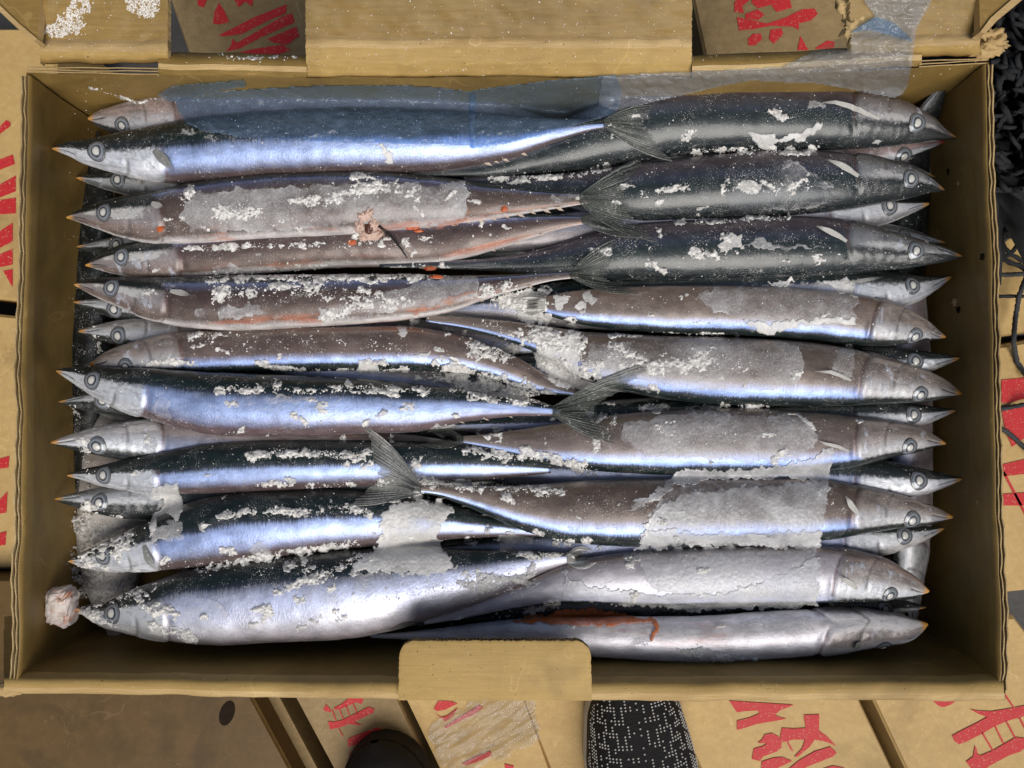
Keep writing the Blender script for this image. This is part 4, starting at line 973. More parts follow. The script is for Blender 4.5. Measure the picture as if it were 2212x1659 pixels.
def drape(name, poly, mat, parent=None, step=3.0, zg=.009, off=.0005, relax=6, jag=5.0, jscale=.09, wrinkle=0.0, thick=.0004, seed=None, lay=False, zfix=None, zcap=None):
    """a thin sheet with real thickness laid over whatever lies below the outline"""
    seed = random.random()*40 if seed is None else seed
    poly = np.asarray(poly, float)
    x0, y0 = poly.min(0) - 10; x1, y1 = poly.max(0) + 10
    nx = max(4, int((x1 - x0)/step)); ny = max(4, int((y1 - y0)/step))
    gx, gy = np.meshgrid(np.linspace(x0, x1, nx), np.linspace(y0, y1, ny))
    jx = gx + jag*fbm(gx*jscale + seed, gy*jscale, 0, 4); jy = gy + jag*fbm(gx*jscale + seed + 20, gy*jscale + 9, 1, 4)
    ins = inside(jx, jy, poly).astype(int); ed = edgedist(jx, jy, poly)*.2137
    zgg = zg(gx, gy) if callable(zg) else np.full(gx.shape, zg)
    for it in range(3):
        W = Pn(gx, gy, zgg)
        base = np.array([[sight(gx[i, j], gy[i, j]) for j in range(nx)] for i in range(ny)])
        if zcap is not None: base = np.minimum(base, zcap(gx, gy) if callable(zcap) else zcap)
        z = base + off; lo = z.copy()
        for _ in range(relax):
            a = np.pad(z, 1, mode='edge'); avg = (a[:-2, 1:-1] + a[2:, 1:-1] + a[1:-1, :-2] + a[1:-1, 2:])/4
            z = np.maximum(lo, avg)
        for _ in range(2):
            a = np.pad(z, 1, mode='edge'); z = np.maximum(lo, z*.5 + .125*(a[:-2, 1:-1] + a[2:, 1:-1] + a[1:-1, :-2] + a[1:-1, 2:]))
        if not lay: break
        zgg = .5*zgg + .5*z
    if zfix is not None: z = np.maximum(zfix(gx, gy), lo)
    if wrinkle: z = z + wrinkle*np.abs(fbm(gx*.03 + seed, gy*.05, 2, 4))
    z = z + .00015*fbm(gx*.2, gy*.2 + seed, 3)
    W = Pn(gx, gy, z)
    idx = -np.ones(gx.shape, int); V = []; E = []; F = []
    def vid(i, j):
        if idx[i, j] < 0: idx[i, j] = len(V); V.append(W[i, j]); E.append(ed[i, j] if ins[i, j] else 0)
        return idx[i, j]
    for i in range(ny - 1):
        for j in range(nx - 1):
            if ins[i, j] + ins[i+1, j] + ins[i, j+1] + ins[i+1, j+1] >= 3:
                F.append((vid(i, j), vid(i+1, j), vid(i+1, j+1), vid(i, j+1)))
    if not F: return None
    # rim walls give the sheet its thickness
    cnt = {}
    for f in F:
        for k in range(4):
            a, b_ = f[k], f[(k+1) % 4]; cnt[(a, b_)] = 1
    V = [np.array(v) for v in V]
    low_ = {}
    for (a, b_) in list(cnt):
        if (b_, a) not in cnt:
            for q in (a, b_):
                if q not in low_: low_[q] = len(V); V.append(V[q] - np.array([0, 0, thick])); E.append(0)
            F.append((b_, a, low_[a], low_[b_]))
    return mesh_obj(name, V, F, mat, parent, True, {'edge': np.array(E)})

# ------------------------------------------------------------------ fins
def tail_fin(key, up, lowp, fork, mat, spread=None, z_lift=.0008):
    f = FISH[key]; c = f.C[-1]; s = f.side[-1]; h = f.h[-1]
    n, m = 57, 14
    zt = c[2]
    U_ = np.array(P(*up, zt)); Lw = np.array(P(*lowp, zt)); Fk = np.array(P(*fork, zt))
    b0 = c + s*h*1.05 - f.tan[-1]*.0035; b1 = c - s*h*1.05 - f.tan[-1]*.0035
    V = []; A = []
    for i in range(n):
        q = i/(n-1)
        st = b0*(1-q) + b1*q
        if q < .5: k = q/.5; en = (1-k)**1.6*U_ + (1-(1-k)**1.6)*Fk; 
        else: k = (q - .5)/.5; en = k**1.6*Lw + (1 - k**1.6)*Fk
        en = en + (.0022*(random.random() - .65) + .0016*float(vnoise(np.array(i*.23), np.array(len(key)*3.3 + c[0]*90), 0)))*f.tan[-1]
        for j in range(m):
            t = j/(m-1); p = st*(1-t) + en*t
            lead = (max(0, 1 - abs(q)*6) if q < .5 else -max(0, 1 - abs(1-q)*6))
            p = p + s*lead*.0022*math.sin(math.pi*t)
            V.append(p); A.append((q, t, 0))
    V = np.array(V).reshape(n, m, 3)
    zb = np.array([[drop(V[i, j, 0], V[i, j, 1])[0] for j in range(m)] for i in range(n)])
    z = np.maximum(zb + z_lift, V[..., 2]*0 + (zt - .012)); lo = zb + z_lift
    z[:, 0] = np.maximum(z[:, 0], zt); 
    for _ in range(30):
        a = np.pad(z, 1, mode='edge'); z = np.maximum(lo, (a[:-2, 1:-1] + a[2:, 1:-1] + a[1:-1, :-2] + a[1:-1, 2:])/4); z[:, 0] = np.maximum(lo[:, 0], zt)
    ray = .00018*np.sin(np.arange(n)*np.pi)[:, None]
    ray = .00007*((np.arange(n) % 2)*2 - 1)[:, None]*np.ones((1, m))
    V[..., 2] = z + ray
    F = [(i*m + j, i*m + j + 1, (i+1)*m + j + 1, (i+1)*m + j) for i in range(n-1) for j in range(m-1)]
    V2 = V.reshape(-1, 3)
    return mesh_obj('tail_fin', V2, F, mat, f.root, False, {'fin': np.array(A)})

def auto_tail(key, mat, ln=92, sp=58, rot=0):
    f = FISH[key]; c = f.C[-1]; t = f.tan[-1]; s = f.side[-1]
    k = FV/(H - c[2]); x = CX + c[0]*k; y = CY - c[1]*k
    d = np.array([t[0], -t[1]]); u_ = np.array([s[0], -s[1]])
    p = lambda a, b_: (x + d[0]*a + u_[0]*b_, y + d[1]*a + u_[1]*b_)
    tail_fin(key, p(ln, sp), p(ln, -sp), p(ln*.42, 0), mat)
tail_fin('A1', (1410,222), (1458,340), (1388,272), M['fin_dark'])
tail_fin('A2', (1392,332), (1424,524), (1345,428), M['fin_dark'])
tail_fin('A3', (1360,440), (1404,516), (1335,478), M['fin_dark'])
tail_fin('A4', (1335,508), (1390,634), (1312,588), M['fin_dark'])
tail_fin('A6', (1433,772), (1330,963), (1292,880), M['fin_dark'])
tail_fin('B7', (780,920), (740,1098), (818,1040), M['fin_frost'])
auto_tail('B6', M['fin_dark'], 70, 14); auto_tail('B8', M['fin_dark'], 60, 8)
auto_tail('A10', M['fin_pale'], 44, 10); auto_tail('B4', M['fin_pale'], 50, 14)

def blade(name, key, pts, width, mat, lift=.0012, curl=.0015):
    """a folded pectoral fin: a narrow blade from its root along picture points"""
    f = FISH[key]; pts = densify(pts, 4); n = len(pts); m = 7
    V = []; A = []
    for i, (x, y) in enumerate(pts):
        a = pts[max(0, i-1)]; c = pts[min(n-1, i+1)]; d = Vector((c[0]-a[0], c[1]-a[1])).normalized(); nn = Vector((-d.y, d.x))
        t = i/(n-1); w = width*(.30 + .70*math.sin(math.pi*min(1, .10 + t*.6)))*(1 if t < .45 else max(.06, 1 - ((t - .45)/.55)**1.5))
        for j in range(m):
            q = j/(m-1) - .5; p = P(x + nn.x*w*q, y + nn.y*w*q, .010)
            zb, _ = drop(p.x, p.y); V.append((p.x, p.y, zb + lift*(.3 + t) + curl*t*(q + .5) + .0001*(j % 2))); A.append((j/(m-1), t, 0))
    F = [(i*m + j, i*m + j + 1, (i+1)*m + j + 1, (i+1)*m + j) for i in range(n-1) for j in range(m-1)]
    return mesh_obj(name, V, F, mat, f.root, False, {'fin': np.array(A)})
blade('pectoral_fin', 'B1', [(1900,256),(1868,246),(1838,232),(1800,224),(1770,226)], 11, M['fin_pale'])
blade('pectoral_fin', 'B2', [(1858,378),(1840,368),(1815,355),(1788,346)], 14, M['fin_pale'])
blade('pectoral_fin', 'B3', [(1832,520),(1815,510),(1790,498),(1762,488)], 13, M['fin_pale'])
blade('pectoral_fin', 'B4b', [(1842,607),(1870,602),(1905,596),(1935,590)], 9, M['fin_pale'])
blade('pectoral_fin', 'B5', [(1838,822),(1815,812),(1790,804),(1752,802)], 8, M['fin_pale'])
blade('pectoral_fin', 'B6', [(1835,975),(1810,965),(1780,958),(1760,950)], 8, M['fin_pale'])
blade('pectoral_fin', 'B7', [(1850,1108),(1835,1090),(1822,1070)], 14, M['fin_pale'])
blade('pectoral_fin', 'B8', [(1850,1272),(1828,1255),(1805,1240)], 12, M['fin_pale'])
blade('pectoral_fin', 'A1', [(338,328),(355,345),(378,372)], 22, M['fin_frost'])
blade('pectoral_fin', 'A4', [(365,628),(390,632),(418,640)], 14, M['fin_pale'])
blade('pectoral_fin', 'A9', [(308,1180),(318,1205),(332,1232)], 17, M['fin_frost'])
blade('pectoral_fin', 'A2', [(330,440),(345,446),(360,452)], 16, M['fin_pale'])
blade('pectoral_fin', 'B9', [(1862,1390),(1840,1400)], 20, M['fin_frost'])

def finlets(key, us, side, mat, size=11):
    f = FISH[key]
    for u in us:
        i = min(np.searchsorted(U_RINGS, u), len(U_RINGS) - 2)
        s = Vector(f.side[i])*side*f.dsign; c = Vector(f.C[i]); t = Vector(f.tan[i])
        b0 = c + s*f.h[i]*.93; k = size*.2137e-3*(1 + random.uniform(-.2, .2))
        zt = c.z + .001
        V = [b0 - t*k*.6, b0 + t*k*.6, b0 + t*k*1.5 + s*k*.75, b0 + t*k*.5 + s*k*.6]
        V = [(v.x, v.y, max(drop(v.x, v.y)[0] + .0005, zt) if q > 1 else zt + .001) for q, v in enumerate(V)]
        mesh_obj('finlet', V, [(0, 1, 2, 3)], mat, f.root, False, {'fin': np.array([(0, 0, 0), (1, 0, 0), (1, 1, 0), (0, 1, 0)])})
for k_ in ('A2',): finlets(k_, [.69, .715, .74, .765, .79, .815, .84, .865, .89, .915, .94], -1, M['finlet'], 9)
for k_ in ('A1',): finlets(k_, [.765, .785, .805, .83], -1, M['finlet'], 10)
for k_ in ('A3', 'A4', 'A6'): finlets(k_, [.80, .85, .9], -1, M['finlet'], 6)
for k_ in ('B4', 'B5', 'B6', 'B7', 'A5', 'B8'): finlets(k_, [.76, .80, .84, .88, .92, .95], -1, M['finlet_d'], 6)
for k_ in ('B7', 'A6', 'A9', 'A8'): finlets(k_, [.78, .82, .86, .9, .94], 1, M['finlet_d'], 6)
#ICE
# ------------------------------------------------------------------ ice glaze frozen to single fish
GL = [
 ('A2', 'ice_mid', [(390,480),(395,440),(425,414),(520,406),(560,404),(800,396),(1003,395),(1012,410),(1011,455),(1003,476),(940,488),(860,482),(780,486),(600,500),(420,502)]),
 ('A2', 'ice_mid', [(1186,424),(1200,418),(1255,420),(1264,434),(1200,438)]),
 ('B4', 'ice_mid', [(1505,640),(1515,627),(1650,613),(1760,607),(1845,614),(1850,640),(1848,700),(1750,702),(1680,722),(1630,715),(1600,688),(1530,668)]),
 ('B4', 'ice_thick', [(1600,690),(1640,697),(1700,694),(1770,690),(1840,684),(1848,700),(1800,704),(1735,704),(1690,718),(1655,724),(1628,714)]),
 ('B4', 'ice_thick', [(1652,612),(1690,603),(1722,610),(1700,618)]), ('B4', 'ice_thick', [(1776,614),(1810,602),(1846,608),(1850,640),(1836,636),(1808,622)]),
 ('B5', 'ice_mid', [(1270,742),(1400,730),(1600,732),(1725,744),(1736,790),(1730,825),(1700,838),(1560,846),(1400,842),(1300,826),(1265,790)]),
 ('B5', 'ice_mid', [(1805,752),(1838,750),(1843,760),(1840,825),(1815,820),(1795,800)]),
 ('B6', 'ice_mid', [(1345,908),(1500,887),(1600,890),(1730,896),(1766,942),(1756,972),(1700,998),(1500,990),(1380,978),(1340,945)]),
 ('B6', 'ice_thick', [(1700,882),(1722,888),(1755,915),(1766,938),(1755,930),(1728,902)]),
 ('A4', 'ice_mid', [(885,618),(915,605),(1018,590),(1030,598),(1034,640),(975,650),(940,662),(850,678),(700,690),(690,668),(800,640)]),
 ('A4', 'ice_thin', [(420,664),(452,660),(454,690),(420,690)]), ('A4', 'ice_mid', [(472,664),(500,662),(558,656),(572,684),(475,692)]),
 ('B1', 'ice_thick', [(1617,286),(1660,293),(1720,291),(1752,274),(1776,259),(1772,278),(1742,305),(1705,308),(1685,302),(1665,318),(1650,325),(1632,304)]),
 ('B1', 'ice_mid', [(1740,214),(1765,214),(1785,228),(1780,242),(1755,234)]),
 ('B1', 'ice_thick', [(1880,310),(1908,302),(1900,320),(1888,318)]),
 ('B2', 'ice_thin', [(1580,392),(1640,370),(1690,346),(1722,352),(1762,380),(1800,405),(1815,432),(1760,450),(1650,454),(1575,446)]),
 ('B2', 'ice_mid', [(1686,352),(1704,344),(1722,352),(1712,366),(1690,370)]), ('B2', 'ice_thick', [(1594,398),(1620,388),(1650,400),(1618,416),(1600,412)]),
 ('B2', 'ice_mid', [(1758,398),(1785,392),(1798,404),(1780,412)]),
 ('B3', 'ice_thick', [(1546,526),(1560,512),(1602,508),(1604,540),(1578,538),(1556,540)]), ('B3', 'ice_mid', [(1604,530),(1640,516),(1660,528),(1720,530),(1800,528),(1812,532),(1720,538),(1640,538)]),
 ('A10', 'ice_thin', [(560,1296),(640,1252),(760,1242),(980,1226),(1000,1255),(880,1290),(740,1330),(620,1352),(570,1340)]),
 ('A10', 'ice_mid', [(395,1312),(430,1290),(470,1298),(500,1330),(470,1362),(420,1368),(380,1345)]),
 ('A9', 'ice_mid', [(322,1170),(336,1138),(372,1120),(394,1128),(396,1160),(360,1172)]), ('A9', 'ice_thin', [(425,1124),(515,1116),(512,1150),(470,1152),(430,1140)]),
 ('A9', 'ice_mid', [(536,1190),(560,1166),(588,1176),(584,1198),(552,1206)]),
 ('A8', 'ice_thick', [(326,1066),(352,1050),(380,1034),(392,1068),(394,1108),(384,1130),(366,1112),(344,1122),(330,1146),(316,1160),(322,1130),(334,1100),(352,1092),(350,1074),(334,1076)]),
 ('A8', 'ice_mid', [(262,1040),(300,1048),(350,1046),(380,1038),(360,1062),(320,1066),(280,1060)]),
 ('B9', 'ice_mid', [(1572,1342),(1690,1330),(1762,1334),(1758,1360),(1700,1364),(1640,1356)]),
 ('B9', 'ice_thick', [(1466,1402),(1510,1396),(1548,1408),(1530,1424),(1480,1420)]),
 ('A6', 'ice_thin', [(330,870),(352,838),(364,868),(364,906),(345,900)]), ('A6', 'ice_thin', [(470,858),(560,852),(700,860),(640,872),(540,872)]),
 ('A5', 'ice_thick', [(772,772),(812,780),(816,798),(772,800)]), ('A5', 'ice_thick', [(856,702),(878,700),(880,716),(868,730),(854,722)]), ('A5', 'ice_thick', [(893,768),(930,760),(928,770),(905,776)]),
 ('A5', 'ice_thick', [(966,776),(986,770),(1010,798),(1004,840),(984,832)]),
 ('A1', 'ice_thick', [(811,314),(834,318),(854,346),(852,362),(838,360),(826,338)]), ('A1', 'ice_mid', [(395,280),(410,276),(420,296),(400,294)]),
 ('B4', 'ice_thick', [(1190,644),(1200,638),(1232,639),(1226,660),(1206,674),(1192,660)]), ('B4', 'ice_thick', [(1240,656),(1254,645),(1268,660),(1256,678)]), ('B4', 'ice_thick', [(1257,632),(1274,626),(1287,641),(1276,656),(1262,648)]),
 ('B4', 'ice_thick', [(1103,648),(1140,618),(1180,640),(1178,672),(1148,706),(1112,684)]),
 ('B5', 'ice_thick', [(1152,760),(1200,735),(1240,706),(1256,730),(1246,760),(1256,800),(1248,832),(1205,834),(1168,800)]),
 ('B5', 'ice_mid', [(1155,806),(1180,790),(1212,812),(1208,826),(1176,826)]),
 ('B6', 'ice_thick', [(922,930),(946,918),(992,922),(984,938),(956,950)]), ('A6', 'ice_thick', [(1265,885),(1280,884),(1282,906),(1268,900)]),
 ('A9', 'ice_mid', [(1070,1156),(1110,1150),(1152,1158),(1154,1184),(1082,1194)]), ('A9', 'ice_thick', [(832,1120),(880,1124),(882,1140),(850,1142),(836,1136)]),
 ('A10', 'ice_mid', [(1190,1292),(1212,1292),(1210,1316),(1192,1322)]), ('B7', 'ice_mid', [(1540,1070),(1560,1062),(1566,1080),(1548,1092)]),
 ('B7', 'ice_thin', [(1440,1045),(1560,1040),(1700,1042),(1780,1044),(1776,1110),(1700,1128),(1500,1130),(1400,1120)]),
 ('B8', 'ice_gloss', [(1365,1192),(1500,1182),(1766,1182),(1766,1290),(1600,1286),(1420,1282)]),
 ('A3', 'ice_mid', [(455,575),(490,568),(530,582),(500,592),(460,590)]),
]
for key, mt, poly in GL:
    drape('ice_glaze' if len(poly) > 7 else 'ice_flake', poly, M[mt], FISH[key].root, step=1.9, relax=6, off=.00022 if mt != 'ice_thick' else .0004, thick=.0006, jag=7, jscale=.06)

# ice sheets that bridge several fish
tag(drape('ice_sheet', [(1338,1108),(1400,1070),(1480,1010),(1560,1020),(1700,1004),(1760,985),(1802,960),(1796,1010),(1786,1080),(1774,1150),(1770,1184),(1600,1176),(1470,1172),(1372,1186),(1392,1140),(1420,1098),(1480,1062),(1620,1050),(1780,1040),(1700,1034),(1560,1036),(1470,1046),(1400,1090)], M['ice_gloss'], None, 2.0, relax=40, off=.0004, jag=6, thick=.0007),
    'broad cloudy ice sheet bridging the sixth to eighth right-facing fish', 'ice', 'loose ice in the box')
tag(drape('ice_sheet', [(1370,1190),(1395,1142),(1500,1150),(1650,1155),(1772,1148),(1768,1190),(1600,1180),(1450,1182)], M['ice_gloss'], None, 2.0, relax=40, off=.0006, jag=7, thick=.0007),
    'whitish ice strip filling the furrow above the second lowest right-facing fish', 'ice', 'loose ice in the box')
tag(drape('ice_sheet', [(1218,1226),(1232,1250),(1280,1268),(1420,1284),(1560,1282),(1660,1252),(1730,1222),(1770,1200),(1768,1310),(1700,1312),(1500,1322),(1300,1302),(1210,1292)], M['ice_gloss'], None, 2.0, relax=40, off=.0004, jag=6, thick=.0007),
    'cloudy ice sheet between the two lowest right-facing fish', 'ice', 'loose ice in the box')
tag(drape('ice_sheet', [(812,1132),(826,1100),(860,1082),(940,1080),(982,1094),(955,1128),(948,1158),(962,1190),(985,1232),(900,1246),(850,1238),(770,1238),(755,1226),(800,1196),(806,1172),(830,1160)], M['ice_thick'], None, 2.0, relax=40, off=.0005, jag=9, thick=.0008),
    'grey frosted ice slab under the upright forked tail, lower middle', 'ice', 'loose ice in the box')

# ------------------------------------------------------------------ plastic film along the back
def zfilm(x, y): return np.interp(y, [-60, 60, 130, 170, 215], [.045, .036, .033, .022, .011])
film_poly = [(340,206),(372,186),(440,180),(525,173),(533,190),(470,196),(560,190),(700,182),(850,182),(950,186),(1010,198),(1040,192),(1100,184),(1200,172),(1320,160),(1440,155),(1560,151),(1690,143),(1760,108),(1830,74),(1890,36),(1866,4),(1856,-60),(2030,-60),(2010,6),(1980,60),(1972,130),(1962,186),(1948,207),(1928,213),(1850,196),(1760,180),(1620,176),(1560,190),(1440,216),(1330,246),(1200,284),(1090,312),(1020,322),(1012,312),(900,313),(700,308),(520,298),(440,284),(402,268),(384,240),(376,216)]
film_r = [(1300,164),(1440,155),(1560,151),(1690,143),(1760,108),(1830,74),(1890,36),(1866,4),(1856,-60),(2030,-60),(2010,6),(1980,60),(1972,130),(1962,186),(1948,207),(1928,213),(1850,197),(1760,181),(1620,176),(1560,188),(1440,214),(1330,240),(1290,225)]
film_l = [(376,216),(384,240),(402,268),(440,284),(520,298),(700,308),(900,313),(1012,314),(1020,322),(1090,312),(1200,284),(1330,246),(1345,200),(1330,160),(1200,172),(1100,184),(1040,192),(1010,198),(950,187),(850,183),(700,183),(560,190),(470,197),(420,204)]
def zright(x, y):
    zr = np.interp(y, [-60, 40, 110, 150, 182, 215, 250], [.056, .0425, .0375, .0300, .0190, .0125, .010]); w_ = smoothstep(1700, 1470, x)
    return zr*(1 - w_) + w_*np.interp(y, [140, 190, 250], [.0150, .0128, .010])
film = drape('plastic_film', film_r, M['film_pale'], None, 2.6, off=.0008, relax=34, jag=.8, jscale=.015, wrinkle=.0014, thick=.0001)
tag(film, 'crumpled translucent blue plastic film along the back of the box', 'plastic film')
drape('draped_part', film_l, M['film'], film, 2.6, off=.0006, relax=22, jag=.8, jscale=.015, wrinkle=.0008, thick=.0001)
drape('folded_corner', [(338,206),(372,185),(440,179),(526,172),(533,189),(450,200),(400,214),(372,222)], M['film'], film, 2.4, off=.0016, relax=20, jag=.8, jscale=.02, wrinkle=.0010, thick=.0001)
drape('crease', [(1012,200),(1030,206),(1026,260),(1022,322),(1016,322),(1014,260)], M['film'], film, 2.2, zg=.01, off=.0024, relax=6, jag=1, wrinkle=.0006, thick=.0001)
drape('folded_corner', [(1830,74),(1890,36),(1925,46),(1965,78),(1974,92),(1930,78),(1880,66)], M['film'], film, 2.4, off=.0022, relax=10, jag=.8, jscale=.02, wrinkle=.0010, thick=.0001)

# ------------------------------------------------------------------ frost crumbs
OCT_V = np.array([(1,0,0),(-1,0,0),(0,1,0),(0,-1,0),(0,0,1),(0,0,-1)], float)
OCT_F = [(0,2,4),(2,1,4),(1,3,4),(3,0,4),(2,0,5),(1,2,5),(3,1,5),(0,3,5)]
class Crumbs:
    def __init__(s): s.V = []; s.F = []; s.n = 0
    def put(s, x, y, r, flat=1.0, lift=.25, zg=.009):
        z = sight(x, y)
        if z < ZF + .004: return
        w = P(x, y, z)
        q = OCT_V*(rng.uniform(.55, 1.25, (6, 1)))*r; q[:, 2] *= flat
        a = rng.uniform(0, 6.28); ca, sa = math.cos(a), math.sin(a)
        q = np.stack([q[:, 0]*ca - q[:, 1]*sa, q[:, 0]*sa + q[:, 1]*ca, q[:, 2]], -1)
        t = rng.normal(0, .35, 2)
        q[:, 2] += q[:, 0]*t[0] + q[:, 1]*t[1]
        s.V.append(q + np.array([w.x, w.y, z + lift*r])); s.F.extend([(f[0]+s.n, f[1]+s.n, f[2]+s.n) for f in OCT_F]); s.n += 6
    def build(s, name, mat):
        return mesh_obj(name, np.vstack(s.V), s.F, mat, None, False)
cr = Crumbs()
BANKV, BANKF = [], []
def frost_bank(pts, width, dens):
    """a lumpy, ragged bank of slush along a polyline, laid on the fish"""
    A = np.array(pts, float); lo_ = A.min(0) - width*1.6; hi_ = A.max(0) + width*1.6; st = 1.7
    gx, gy = np.meshgrid(np.arange(lo_[0], hi_[0], st), np.arange(lo_[1], hi_[1], st))
    d = np.full(gx.shape, 1e9)
    for i in range(len(A) - 1):
        ab = A[i+1] - A[i]; t = np.clip(((gx - A[i, 0])*ab[0] + (gy - A[i, 1])*ab[1])/((ab**2).sum() + 1e-9), 0, 1)
        d = np.minimum(d, np.hypot(gx - A[i, 0] - t*ab[0], gy - A[i, 1] - t*ab[1]))
    sd_ = random.random()*50
    f_ = fbm(gx*.045 + sd_, gy*.06, 0, 5)*.75 + fbm(gx*.22 + sd_, gy*.22, 1, 3)*.38
    m = f_ + min(.55, dens*.035) - .18 - (d/width)**2*.62
    keep = m > 0
    W = Pn(gx, gy, np.full(gx.shape, .009)); V = []; idx = -np.ones(gx.shape, int); F = []
    need = m > -.35
    base = np.full(gx.shape, -.05)
    for i, j in zip(*np.nonzero(need)): base[i, j] = sight(gx[i, j], gy[i, j])
    zb_ = base.copy()
    for _ in range(22):
        a = np.pad(zb_, 1, mode='edge'); avg = (a[:-2, 1:-1] + a[2:, 1:-1] + a[1:-1, :-2] + a[1:-1, 2:])/4
        zb_ = np.where(need, np.maximum(base, np.minimum(avg, base + .006)), base)
    def vid(i, j):
        if idx[i, j] < 0:
            hh = max(0., float(m[i, j])); idx[i, j] = len(V)
            w_ = P(gx[i, j], gy[i, j], zb_[i, j]); V.append((w_.x, w_.y, zb_[i, j] - .0001 + .0009*(1 + dens/12)*hh**.8 + .00026*float(rng.random())*(hh > .03)))
        return idx[i, j]
    ny, nx = gx.shape
    for i in range(ny - 1):
        for j in range(nx - 1):
            if int(keep[i, j]) + int(keep[i+1, j]) + int(keep[i, j+1]) + int(keep[i+1, j+1]) >= 3:
                q = (vid(i, j), vid(i+1, j), vid(i+1, j+1), vid(i, j+1))
                zz_ = [V[k][2] for k in q]
                if max(zz_) - min(zz_) < .0022 and min(zz_) > -.035: F.append(q)
    off = sum(len(v) for v in BANKV)
    if V: BANKV.append(np.array(V)); BANKF.extend([tuple(k + off for k in q) for q in F])
def frost_line(pts, width, dens, rmin=.00010, rmax=.00036, clump=.09):
    """crumbs scattered along a polyline; dens = crumbs per 100 square view units"""
    for i in range(len(pts) - 1):
        a = np.array(pts[i], float); b_ = np.array(pts[i+1], float); L_ = np.hypot(*(b_ - a))
        n = int(L_*width*dens/100*4.0)
        for _ in range(n):
            t = rng.random(); o = rng.normal(0, .42)
            d = (b_ - a)/L_; p = a + (b_ - a)*t + np.array([-d[1], d[0]])*o*width
            if fbm(np.array(p[0]*clump), np.array(p[1]*clump*1.3), 2, 3) + .25 - abs(o)*.55 < 0: continue
            cr.put(p[0], p[1], min(.0007, rmin*.8 + rng.exponential(.00012))*(1.25 - .5*min(1, abs(o))), .7)
